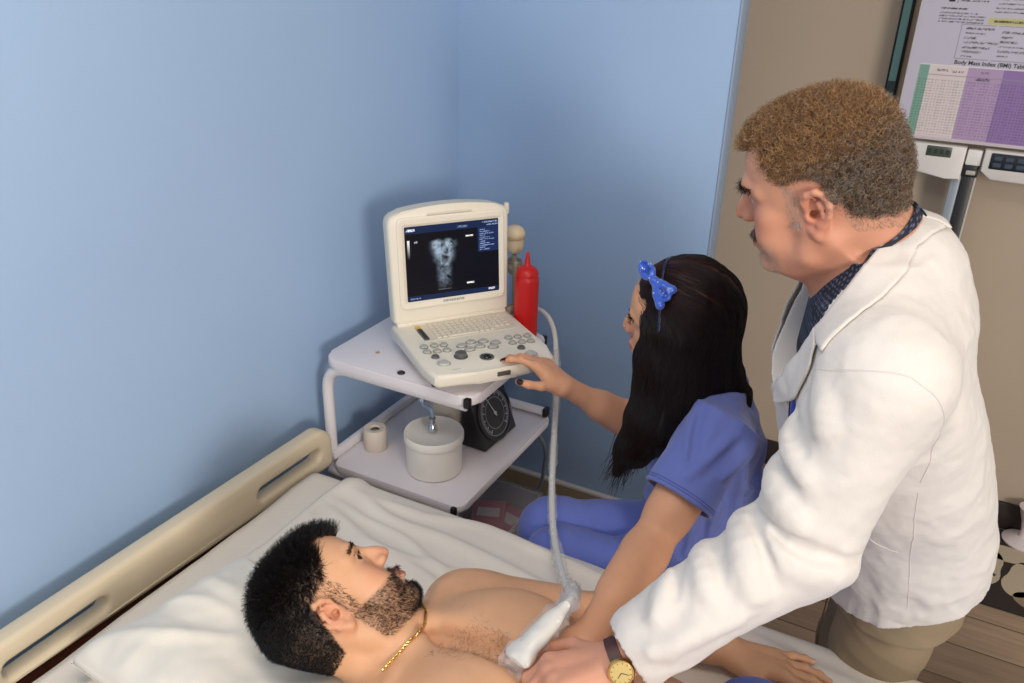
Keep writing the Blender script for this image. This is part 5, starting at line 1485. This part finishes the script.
# ================================================================== the man in the white coat
def doctor():
    root = thing('person', 'standing grey-brown-haired man in a white lab coat', 'person', (.10, 1.45, 0))
    CAMSIDE = np3(0, 0, 1.8)
    H = Head(orth((-.963, .078, -.257), (-.267, -.168, .949)), (-.140, 1.227, 1.508), 1.02)
    F = Field()
    head_ops(F, H, jaw=1.05, nose=1.08, brow=1.15, ear=1.0)
    C7 = np3(-.035, 1.272, 1.435)
    FR = (-.98, -.20)
    F.cap(H.w(0, -.034, -.030), C7, .060, .054, .03); F.cap(H.w(0, .012, -.080), np3(-.095, 1.270, 1.375), .046, .046, .035)
    F.ell(H.w(0, .045, -.096), (.030, .022, .026), H.R, .03)
    for sx in (1, -1): F.cap(H.w(sx*.058, -.018, -.045), np3(-.09, 1.265-sx*.015, 1.375), .014, .012, .025)
    LS, LE, LW = np3(-.005, 1.095, 1.310), np3(-.062, 1.045, 1.052), np3(-.262, .880, .868)
    RS, RE, RW = np3(-.055, 1.450, 1.335), np3(.010, 1.545, 1.075), np3(-.010, 1.520, .815)
    BT = [(.70, .097, 1.45, .140, .090), (.85, .090, 1.44, .140, .092), (1.0, .052, 1.39, .142, .100), (1.10, .018, 1.34, .155, .118), (1.25, -.026, 1.275, .165, .102), (1.35, -.040, 1.26, .150, .080), (1.42, -.055, 1.265, .09, .05)]
    add_fn(F, loft_fn(BT, FR, .76, 1.425), .04)
    for Sx in (LS, RS): F.cap(C7-np3(.02, 0, .055), Sx-np3(0, 0, .01), .040, .050, .03)
    arm_ops(F, LS, LE, LW, (.056, .046, .044, .0300), .03)
    arm_ops(F, RS, RE, RW, (.056, .046, .044, .0300), .03)
    fw = (-.83, -.54, -.22)
    tips = hand_ops(F, LW, fw, (.20, .05, -1), 1, [(34, 40, 22), (38, 42, 24), (42, 42, 24), (46, 40, 24)], .05, 1.06, thumb=((.66, .72, .10), (.90, .42, .22), (.95, .10, .35)))
    hand_ops(F, RW, (-.10, -.06, -1), (.1, 1, 0), -1, [(14, 22, 14)]*4, .06, 1.05)
    for hp, kn, an in ((np3(.10, 1.375, .80), np3(.085, 1.432, .46), np3(.115, 1.440, .09)), (np3(.09, 1.535, .80), np3(.07, 1.57, .46), np3(.10, 1.580, .09))):
        F.cap(hp, kn, .085, .056, .04); F.cap(kn, an, .056, .038, .03); F.cap(an, an+np3(-.17, -.01, -.05), .036, .026, .03); F.cap(an, an+np3(.03, 0, -.05), .036, .034, .02)
    V, Q = polygonise(F, (-.50, .72, .0), (.26, 1.66, 1.72), .0031)
    C, L = face_tint(H, V, (208, 150, 122), (170, 100, 92), (200, 112, 92))
    x, y, z = np.abs(L[:, 0]), L[:, 1], L[:, 2]; near = np.linalg.norm(L, axis=1) < .17
    # weathered neck and knuckles are redder
    nk = np.exp(-((z+.10)/.05)**2)*near*(y < .05); C = C*(1-.22*nk[:, None])+linarr((190, 108, 84))*.22*nk[:, None]
    hd = np.linalg.norm(V-LW, axis=1) < .20
    C[hd] = C[hd]*.75+linarr((214, 148, 124))*.25
    jaw = sstep(.004, -.012, z-(-.030-.30*(y-.02)))*sstep(-.012, .004, z-(-.086-.34*y))*sstep(.030, .060, y)*near
    lipz = (x < .030) & (np.abs(z+.0588) < .0125) & (y > .080)
    goat = jaw*(1-lipz)*sstep(.045, .075, y)
    C = C*(1-.16*goat[:, None])+linarr((150, 138, 128))*.16*goat[:, None]
    hl = sstep(.0, .012, scalp2(L))*near
    C = C*(1-.75*hl[:, None])+linarr((92, 74, 62))*.75*hl[:, None]
    C = nail_tint(C, V, tips, (226, 178, 160), 1.05)
    body = np_mesh('body', V, Q, skin_mat('ruddy'), root, True, C)
    eyes(H, root, mat('iris_brown', (58, 36, 22), 0.15), (.0, 1, -.25))
    # ---- curly greying hair
    def hair_m(name, a): return mat(name, a, .5, spec=.35)
    brown, dark, grey = hair_m('hair_copper_brown', (128, 92, 60)), hair_m('hair_brown_dark', (88, 70, 56)), hair_m('hair_grey', (146, 134, 122))
    P = sample_surface(V, Q, (scalp2(L) > .002) & near, 34000, 1)
    N = F.grad(P); l = H.loc(P); rs = np.random.RandomState(8)
    top = sstep(.045, .10, l[:, 2]+.10*l[:, 1]); back = sstep(.02, -.07, l[:, 1])
    side = (1-top)
    ln = .006+.011*top+.005*back*sstep(-.02, .03, l[:, 2])
    ln = ln*(1-.75*np.exp(-((l[:, 1]+.01)/.03)**2-((l[:, 2]-.045)/.018)**2))+.002
    dirs = unit(N*(.55+.35*top[:, None])+np.outer(top, H.d(0, -.10, .30))+np.outer(side, H.d(0, -.65, -.25))+.45*rs.randn(len(P), 3))
    g = rs.rand(len(P))
    wb = sstep(.030, .085, l[:, 2]+.35*l[:, 1])
    cls = np.where(g < .15+.75*wb, 0, np.where(rs.rand(len(P)) < .62, 1, 2))
    hair = None
    cls = np.where((cls == 0) & (rs.rand(len(P)) < .28), 3, cls)
    for k, m_ in enumerate((brown, dark, grey, hair_m('hair_golden', (186, 146, 100)))):
        s_ = cls == k
        o = strands('hair' if k == 0 else 'hair_lock', tufts(P[s_], N[s_], dirs[s_], ln[s_], 10, .0026, 12.0, 30+k), .00030, m_, body)
    def hairs(nm, mask, n, length, rad, dirl, seed, m_, curl=.0008, spread=.35, off=.3):
        P = sample_surface(V, Q, mask, n, seed); N = F.grad(P)
        d = unit(N*off+H.d(*dirl)+spread*np.random.RandomState(seed).randn(len(P), 3))
        return strands(nm, tufts(P, N, d, np.full(len(P), length), 5, curl, 2.5, seed), rad, m_, body)
    sb = near & (x > .055) & (y > .010) & (y < .034) & (z > -.022) & (z < .045)
    nape = near & (y < -.025) & (scalp2(L) < .002) & (scalp2(L) > -.022)
    hairs('nape_fuzz', nape, 1500, .0032, .00016, (0, -.2, -1), 44, hair_m('hair_grey', (146, 134, 122)), .0001, .2)
    hairs('sideburn', sb, 500, .007, .00022, (0, .1, -1), 4, hair_m('hair_silver', (170, 158, 148)))
    hairs('beard', goat > .45, 420, .005, .00018, (0, .5, -.8), 5, hair_m('hair_silver', (170, 158, 148)))
    must = near & (y > .084) & (x < .034) & (z < -.036) & (z > -.0535)
    hairs('moustache', must, 650, .008, .00022, (0, .25, -1), 15, dark, .0006, .25)
    br = near & (np.abs(z-(.034-.25*np.maximum(0, x-.040))) < .0055) & (x > .010) & (x < .055) & (y > .055)
    P = sample_surface(V, Q, br, 420, 6); N = F.grad(P); Lp = H.loc(P)
    d = unit(N*.35+np.sign(Lp[:, 0])[:, None]*H.d(.9, 0, .0)+H.d(0, -.1, .1)+.3*np.random.RandomState(3).randn(len(P), 3))
    strands('eyebrow', tufts(P, N, d, np.full(len(P), .010), 5, .0006, 2, 7), .00030, hair_m('hair_near_black', (38, 30, 26)), body)
    # ---- dark patterned shirt
    SH = Field(); up = np3(0, 0, 1)
    add_fn(SH, loft_fn([(r[0], r[1], r[2], r[3]+.010, r[4]+.012) for r in BT], FR, .80, 1.43), .03)
    nax = unit(H.w(0, -.03, -.05)-C7)
    for Sx in (LS, RS): SH.cap(C7-np3(.02, 0, .055), Sx-np3(0, 0, .012), .046, .054, .03)
    c0 = C7+np3(-.020, 0, -.020)
    SH.cap(C7+np3(-.06, 0, -.02), C7+nax*.14+np3(-.02, 0, 0), .066, .074, .008, 's')
    Vs, Qs = polygonise(SH, (-.24, 1.0, 1.05), (.18, 1.56, 1.56), .0034)
    def dots(Vp):
        spots = np.tile(linarr((20, 23, 38)), (len(Vp), 1)); cell = .0075
        u_, v_ = (Vp[:, 1]-Vp[:, 0]*.5), Vp[:, 2]
        row = np.floor(v_/cell); du = ((u_/cell+.5*(row % 2)) % 1)-.5; dv = ((v_/cell) % 1)-.5
        spots[(du*du+dv*dv) < .06] = linarr((96, 104, 130)); return spots
    spots = dots(Vs)
    shirt = np_mesh('shirt', Vs, Qs, mat('shirt_navy', (26, 30, 48), .75, attr='tint'), root, True, spots)
    # ---- trousers and shoes
    G = Field()
    add_fn(G, loft_fn([(.70, .097, 1.45, .160, .108), (.95, .075, 1.41, .158, .112)], FR, .74, .95), .03)
    legs = ((np3(.10, 1.375, .80), np3(.085, 1.432, .46), np3(.115, 1.440, .07)), (np3(.09, 1.535, .80), np3(.07, 1.57, .46), np3(.10, 1.580, .07)))
    for hp, kn, an in legs: G.cap(hp, kn, .092, .080, .04); G.cap(kn, an, .080, .070, .04)
    G.op(lambda d, P: np.maximum(d, .03-P[..., 2]))
    G.disp(lambda P: .007*np.abs(noise(np.stack([P[..., 0]*5+P[..., 2]*4, P[..., 1]*9, P[..., 2]*14+P[..., 0]*8], -1), 1.0, 2))-.002)
    Vg, Qg = polygonise(G, (-.14, 1.2, .0), (.32, 1.74, 1.0), .0048)
    tr = np_mesh('trousers', Vg, Qg, mat('khaki_cotton', (148, 130, 104), .8, bump=.15, bscale=480), root)
    b = MB().tube([np3(-.012, 1.395, .70), np3(-.014, 1.405, .60), np3(-.004, 1.412, .48), np3(.006, 1.412, .30)], .0016, 6); b.build('seam', mat('khaki_seam', (112, 96, 74), .8), tr)
    for hp, kn, an in legs:
        K = Field(); a = an+np3(0, 0, .02); K.cap(a+np3(.04, 0, -.045), a+np3(-.19, -.01, -.060), .044, .036, .03); K.cap(a+np3(.01, 0, .0), a+np3(.01, 0, -.05), .046, .048, .03)
        K.op(lambda d, P: np.maximum(d, .004-P[..., 2])); K.op(lambda d, P: np.maximum(d, P[..., 2]-.10))
        Vk, Qk = polygonise(K, a+np3(-.28, -.08, -.10), a+np3(.13, .08, .05), .004)
        np_mesh('shoe', Vk, Qk, mat('shoe_brown', (62, 44, 34), .4), root)
    # ---- the coat
    CT = [(.60, .099, 1.450, .190, .138), (.70, .099, 1.450, .190, .137), (.80, .097, 1.444, .188, .136), (.95, .068, 1.406, .186, .145), (1.10, .006, 1.340, .190, .164), (1.20, -.020, 1.298, .194, .155), (1.25, -.028, 1.278, .196, .140), (1.35, -.040, 1.262, .176, .110), (1.41, -.055, 1.264, .120, .074), (1.45, -.06, 1.266, .085, .060)]
    f2 = np.array(FR)/np.hypot(*FR); r2 = np.array([f2[1], -f2[0]])
    ctab = np.array(CT)
    def body_xy(P):
        z = P[..., 2]; cx, cy = np.interp(z, ctab[:, 0], ctab[:, 1]), np.interp(z, ctab[:, 0], ctab[:, 2])
        dx, dy = P[..., 0]-cx, P[..., 1]-cy
        return dx*r2[0]+dy*r2[1], dx*f2[0]+dy*f2[1]
    loft = loft_fn(CT, FR, .60, 1.43)
    def hem(P):
        u, v = body_xy(P); return .800-.45*v+.002*noise(P, 7)
    K = Field()
    add_fn(K, loft, .03)
    for Sx in (LS, RS): K.cap(C7-np3(.005, 0, .042), Sx-np3(0, 0, .006), .064, .066, .045)
    K.ell((-.012, 1.285, 1.415), (.060, .075, .060), None, .03)
    K.ell((.015, 1.292, 1.325), (.075, .125, .105), None, .05)                 # rounded upper back
    cuff = LW-unit(LW-LE)*.052
    SU = Limb(LS, LE, .075, .072, CAMSIDE); SL = Limb(LE, cuff, .072, .057, CAMSIDE)
    K.cap(LS, LE, .075, .072, .045); K.cap(LE, cuff, .072, .0570, .03)
    K.cap(RS, RE, .078, .072, .045); K.cap(RE, RW-unit(RW-RE)*.02, .070, .056, .03)
    # sleeve folds, long soft ridges and the valleys between them
    for a_ in ((.46, 92, .56, 25), (.68, 92, .80, 5), (1.02, 88, .99, -75), (.06, 60, .30, 30)): SU.fold(K, *a_, r=.013, k=.028, lift=.001)
    for a_ in ((.20, 84, .36, -22), (.44, 84, .56, 5), (.50, -35, .96, -15), (.66, 60, .84, 20)): SL.fold(K, *a_, r=.012, k=.028, lift=.001)
    for a_ in ((.36, 92, .45, 35), (.54, 95, .68, 15), (.90, 95, .89, -78)): SU.fold(K, *a_, r=.009, mode='s', k=.012, lift=.0085)
    for a_ in ((.10, 70, .25, -28), (.33, 82, .46, 5), (.56, 80, .70, 25)): SL.fold(K, *a_, r=.009, mode='s', k=.012, lift=.0085)
    def folds(P):
        n1 = np.abs(noise(np.stack([P[..., 0]*7+P[..., 2]*3, P[..., 1]*7, P[..., 2]*8-P[..., 0]*5], -1), 1.0, 2))
        n2 = np.abs(noise(np.stack([P[..., 0]*14, P[..., 1]*14, P[..., 2]*3], -1), 1.0, 2, 4.4))
        return .005*n1+.007*n2*sstep(1.0, .75, P[..., 2])+.0012*noise(P, 45, 2)-.003
    K.disp(folds)
    # hollow cuffs, hem and the V of the neck
    ud = unit(cuff-LE); K.cap(cuff+ud*.052, cuff+ud*.14, .055, .09, .002, 's'); K.cap(cuff-ud*.03, cuff+ud*.09, .0405, .0405, .003, 's')
    K.op(lambda d, P: np.maximum(d, -(np.maximum(np.abs((P-cuff)@ud)-.09, np.linalg.norm((P-cuff)-((P-cuff)@ud)[..., None]*ud, axis=-1)-.09)) if False else d))
    inner = loft_fn([(r[0], r[1], r[2], r[3]-.012, r[4]-.012) for r in CT], FR, .5, .93)
    K.op(lambda d, P: np.maximum(d, -inner(P)))
    K.op(lambda d, P: np.maximum(d, np.where(P[..., 0] > -.075, hem(P), .4)-P[..., 2]))
    ru = unit(RW-RE); rc = RW-ru*.02; K.cap(rc-ru*.012, rc+ru*.09, .048, .054, .004, 's')
    def vneck(P):
        u, v = body_xy(P); z = P[..., 2]
        wv = np.interp(z, [1.14, 1.20, 1.26, 1.31, 1.36, 1.42, 1.50], [-.01, .045, .088, .112, .120, .104, .09])
        return np.maximum(np.abs(u)-wv, -v)
    K.op(lambda d, P: np.maximum(d, -np.maximum(vneck(P), -(SHd(P)+.004)*0-1)))
    K.cap(C7+np3(-.055, 0, .01), C7+nax*.14+np3(-.02, 0, 0), .050, .062, .008, 's')
    Vc, Qc = polygonise(K, (-.42, .74, .62), (.36, 1.70, 1.56), .0034)
    coat_m = mat('coat_white_cotton', (219, 212, 205), .8, bump=.12, bscale=480, spec=.2, sheen=.15)
    coat = np_mesh('lab_coat', Vc, Qc, coat_m, root)
    # collar and lapel: a raised layer of cloth following the coat
    def mirror(c):
        out = []
        for p in np.array(c, float):
            u, v = body_xy(p[None]); out.append(p-2*float(u[0])*np3(r2[0], r2[1], 0))
        return out
    CI = [(-.020, 1.285, 1.478), (-.040, 1.222, 1.470), (-.061, 1.163, 1.438), (-.078, 1.137, 1.404), (-.094, 1.117, 1.366), (-.103, 1.121, 1.343)]
    CO = [(.014, 1.288, 1.450), (-.008, 1.218, 1.447), (-.012, 1.163, 1.428), (-.028, 1.127, 1.407), (-.050, 1.084, 1.370), (-.067, 1.066, 1.336)]
    LI = [(-.101, 1.121, 1.347), (-.113, 1.136, 1.306), (-.128, 1.160, 1.258), (-.150, 1.185, 1.196)]
    LO = [(-.083, 1.090, 1.336), (-.079, 1.082, 1.306), (-.100, 1.095, 1.248), (-.146, 1.176, 1.190)]
    CJ = [np.array(p)+unit(np3(-.045, 1.272, p[2])-np.array(p))*.014+np3(-.002, 0, .006) for p in CI]
    CK = [np.array(p)+unit(np3(-.045, 1.272, p[2])-np.array(p))*.001+np3(0, 0, -.006) for p in CI]
    for mf in (lambda c: c, mirror):
        drape('shirt_collar', mf(CJ), mf(CK), F, MATS['shirt_navy'], shirt, .004, cols=dots, n=90, w=14, thick=.002)
        drape('collar', mf(CI), mf(CO), K, coat_m, coat, .005, bulge=.004)
        drape('lapel', mf(LI), mf(LO), K, coat_m, coat, .0055, bulge=.002)
    KB = K
    # seams, pocket and belt: thin lines laid on the cloth
    seam_m = mat('coat_seam', (216, 208, 202), .85)
    def lay(pts, r=.0010, nm='seam', m_=seam_m, off=-.0001, n=60):
        p = curve_pts(pts, n).astype(np.float32)
        for _ in range(10): p = p-K.grad(p, .004)*(K(p)[:, None]-off)*.8
        return MB().tube(list(p), r, 6).build(nm, m_, coat)
    lay([(-.075, 1.06, 1.315), (-.053, 1.030, 1.335), (-.02, 1.022, 1.345), (.016, 1.034, 1.345), (.046, 1.055, 1.315), (.066, 1.085, 1.262), (.078, 1.12, 1.20), (.07, 1.15, 1.14)], .0011)
    lay([np3(.07, 1.16, 1.12), np3(.085, 1.21, 1.0), np3(.11, 1.25, .84)], .0009)
    lay([np3(-.03+.03*0, 1.30, .0)*0+np3(*p) for p in [(.015, 1.262, .772), (.06, 1.262, .795), (.10, 1.268, .812), (.14, 1.285, .832), (.175, 1.315, .845), (.20, 1.36, .855)]], .0011, 'hem_stitching', seam_m, -.0006)
    lay([(.015, 1.205, .985), (.04, 1.215, .975), (.072, 1.225, .972)], .0011, 'pocket_welt', seam_m, .0)
    # chest pocket: welt line, patch edge and the blue pen clipped in it
    lay([(-.131, 1.165, 1.222), (-.120, 1.120, 1.190), (-.100, 1.090, 1.186), (-.082, 1.085, 1.186)], .0016, 'pocket_welt', coat_m, .001)
    return dict(F=F, K=K, LS=LS, LE=LE, LW=LW, H=H, coat=coat, root=root, body=body, lay=lay, body_xy=body_xy, KB=KB)
SHd = lambda P: 0
def scalp2(L):
    x, y, z = np.abs(L[:, 0]), L[:, 1], L[:, 2]
    side = np.interp(y, [-.12, -.050, -.036, -.018, .004, .022, .036, .050, .060], [-.040, -.012, .012, .040, .048, .042, .040, .054, .070])
    front = .074+.010*np.exp(-((x-.045)/.018)**2)
    return z-np.where(y > .060, front, side)
DR = doctor()
# ================================================================== probe, its lead and the clear sleeve
pb = thing('ultrasound_probe', 'sheathed ultrasound probe with long white lead held on the man\'s chest', 'probe', (-.40, .86, .83))
def spline(pts, n=14):
    P = [np.array(p, float) for p in pts]; P = [2*P[0]-P[1]]+P+[2*P[-1]-P[-2]]; out = []
    for i in range(1, len(P)-2):
        for k in range(n):
            t = k/n
            out.append(.5*((2*P[i])+(-P[i-1]+P[i+1])*t+(2*P[i-1]-5*P[i]+4*P[i+1]-P[i+2])*t*t+(-P[i-1]+3*P[i]-3*P[i+1]+P[i+2])*t**3))
    out.append(P[-2]); return out
lead = [(-.985, 1.955, .905), (-.945, 1.965, .895), (-.902, 1.950, .895), (-.865, 1.926, .885), (-.828, 1.883, .857), (-.785, 1.803, .805), (-.747, 1.726, .762), (-.702, 1.623, .711), (-.658, 1.524, .672), (-.605, 1.414, .652), (-.539, 1.293, .668), (-.456, 1.152, .720), (-.400, 1.044, .800), (-.374, .950, .868)]
sp = spline(lead)
MB().tube(sp, .0068, 12).build('lead', mat('lead_white', (226, 220, 210), .45), pb)
# loose clear film round the lead: a wrinkled tube
def film(path, rad, nm, seed, par, n=20, squash=.62):
    path = [Vector(p) for p in path]; rings = []; prev = None
    V = []; 
    for i, p in enumerate(path):
        t = (path[min(i+1, len(path)-1)]-path[max(i-1, 0)]).normalized()
        u = t.orthogonal().normalized() if prev is None else (prev-t*prev.dot(t)).normalized(); prev = u; v = t.cross(u)
        r0 = rad(i/(len(path)-1))
        for k in range(n):
            a = 2*PI*k/n
            w_ = float(noise(np.array([math.cos(a)*1.6+seed, math.sin(a)*1.6, i*.55]), 1.0, 2))
            V.append(p+(u*math.cos(a)+v*math.sin(a)*squash)*r0*(1+.34*w_))
    m = len(path); idx = np.arange(m*n).reshape(m, n)
    Fq = np.stack([idx[:-1], idx[1:], np.roll(idx, -1, 1)[1:], np.roll(idx, -1, 1)[:-1]], -1).reshape(-1, 4)
    return np_mesh(nm, np.array([list(q) for q in V]), Fq, clear_film, par, True)
clear_film = mat('clear_film', (236, 236, 236), .22, alpha=.20, spec=.9)
def dense(path, k=3):
    out = []
    for a, b in zip(path, path[1:]):
        for j in range(k): out.append(np.array(a)*(1-j/k)+np.array(b)*j/k)
    out.append(np.array(path[-1])); return out
film(dense(sp[62:], 3), lambda t: .0120+.009*sstep(.6, 1, t)+.002*math.sin(t*40), 'clear_sleeve', 0, pb)
# probe head under the fingers
ax = unit(np3(-.408, .848, .828)-np3(-.374, .950, .868))
hp = MB()
o0 = np3(-.374, .950, .868)
rows = [(0, .008, .008), (.012, .010, .010), (.03, .016, .013), (.06, .019, .014), (.085, .020, .014), (.10, .026, .014), (.112, .027, .012), (.118, .022, .008)]
Mp = frame(o0, ax, (.8, -.35, .1)); rg = []
for (t, a, b) in rows:
    rg.append([hp.bm.verts.new(Mp @ Vector((t, a*math.cos(k*PI/10), b*math.sin(k*PI/10)))) for k in range(20)])
for a, b in zip(rg, rg[1:]):
    for k in range(20): hp.bm.faces.new((a[k], a[(k+1) % 20], b[(k+1) % 20], b[k]))
hp.bm.faces.new(list(reversed(rg[0]))); hp.bm.faces.new(rg[-1])
hp.build('probe_head', mat('probe_white', (218, 214, 206), .35), pb)
film([o0+ax*t for t in np.linspace(-.02, .135, 26)], lambda t: .020+.010*sstep(0, .5, t)+.002*math.sin(t*25), 'clear_cover', 5, pb, 26, .72)

# ================================================================== wrist watch and pen
D = DR; wd = unit(D['LW']-D['LE']); hd = unit(np3(-.83, -.54, -.22))
wa = unit(wd+hd)
wt = bpy.data.objects.new('wrist_watch', None); COL.objects.link(wt); wt.parent = D['root']; wt.matrix_parent_inverse = Matrix.Translation(Vector(D['root'].location)).inverted()
wc = D['LW']-wa*.004
sd = unit(np.cross(wa, np3(.20, .05, -1)))
upn = np.cross(sd, wa); upn = upn if upn[2] > 0 else -upn
st_ = MB(); n = 40
rings = [[], [], [], []]
for k in range(n):
    a = 2*PI*k/n; d = math.cos(a)*sd+math.sin(a)*upn
    # find the skin along this direction
    rr = np.linspace(.015, .06, 90); pp = (wc+rr[:, None]*d).astype(np.float32); f = D['F'](pp); j = int(np.argmax(f > .0)); r = float(rr[j]) if f.max() > 0 else .034
    r = min(max(r, .022), .040)
    for q, (o, w_) in enumerate(((.0008, -.0095), (.0034, -.0088), (.0034, .0088), (.0008, .0095))):
        rings[q].append(st_.bm.verts.new(wc+d*(r+o)+wa*w_))
for q in range(4):
    A, B = rings[q], rings[(q+1) % 4]
    for k in range(n): st_.bm.faces.new((A[k], A[(k+1) % n], B[(k+1) % n], B[k]))
st_.build('strap', mat('strap_leather', (70, 34, 30), .4, bump=.2, bscale=500), wt)
# case on the near-upper side of the wrist
def skin_r(d, c=wc):
    rr = np.linspace(.012, .06, 120); f = D['F']((c+rr[:, None]*d).astype(np.float32)); return float(rr[int(np.argmax(f > 0))])
cdir = unit(.92*(-sd if (sd@np3(0, -1, 0)) < 0 else sd)+.38*upn)
cc = wc+cdir*(skin_r(cdir)+.003)
Mc = frame(cc, wa, np.cross(cdir, wa)); 
gold = mat('gold', (226, 186, 110), 0.25, metal=1.0)
MB().lathe([(0, 0), (.0175, 0), (.0195, .002), (.0195, .006), (.0178, .0085), (.0165, .0085), (.016, .0075), (0, .0075)], Mc, 36).build('case', gold, wt)
fc = MB().lathe([(0, .0076), (.0158, .0076), (.0158, .0082), (0, .0082)], Mc, 32).build('dial', mat('watch_face', (214, 186, 120), .3, metal=.5), wt)
hb_ = MB()
for a, L in ((.6, .009), (2.5, .012)):
    hb_.quad(*[Mc @ Vector((math.cos(a)*r-math.sin(a)*w_, math.sin(a)*r+math.cos(a)*w_, .0086)) for r, w_ in ((0, .0006), (0, -.0006), (L, -.0004), (L, .0004))])
for k in range(12):
    a = 2*PI*k/12; hb_.quad(*[Mc @ Vector((math.cos(a)*r-math.sin(a)*w_, math.sin(a)*r+math.cos(a)*w_, .0085)) for r, w_ in ((.0125, .0005), (.0125, -.0005), (.015, -.0005), (.015, .0005))])
hb_.build('watch_hand', mat('ink', (44, 40, 50), 0.6), wt, smooth=False)
MB().lathe([(0, 0), (.0026, 0), (.0026, .004), (0, .004)], frame(Mc @ Vector((0, .0195, .004)), (1, 0, 0), Mc.to_3x3() @ Vector((0, 0, 1))), 12).build('crown', gold, wt)

pn = thing('pen', 'blue pen standing in the white coat\'s chest pocket', 'pen', (-.098, 1.108, 1.208))
pd = unit(np3(-.10, .12, 1)); pd = pd
a0 = np3(-.098, 1.108, 1.208)
g_ = D['K'].grad(a0[None].astype(np.float32))[0]; a0 = a0+g_*(.007-float(D['K'](a0[None].astype(np.float32))[0]))
penb = mat('pen_blue', (30, 52, 150), .3, spec=.6)
MB().tube([a0-pd*.05, a0-pd*.046, a0+pd*.030, a0+pd*.033], [.003, .0045, .0045, .0035], 14).build('barrel', penb, pn)
MB().tube([a0+pd*.033, a0+pd*.036, a0+pd*.040], [.0030, .0030, .0018], 12).build('clicker', mat('pen_navy', (20, 30, 84), .3), pn)
MB().tube([a0+pd*.030, a0+pd*.028+g_*.0068, a0-pd*.006+g_*.0062], [.0012, .0014, .0012], 8).build('clip', mat('pen_navy', (20, 30, 84), .3), pn)
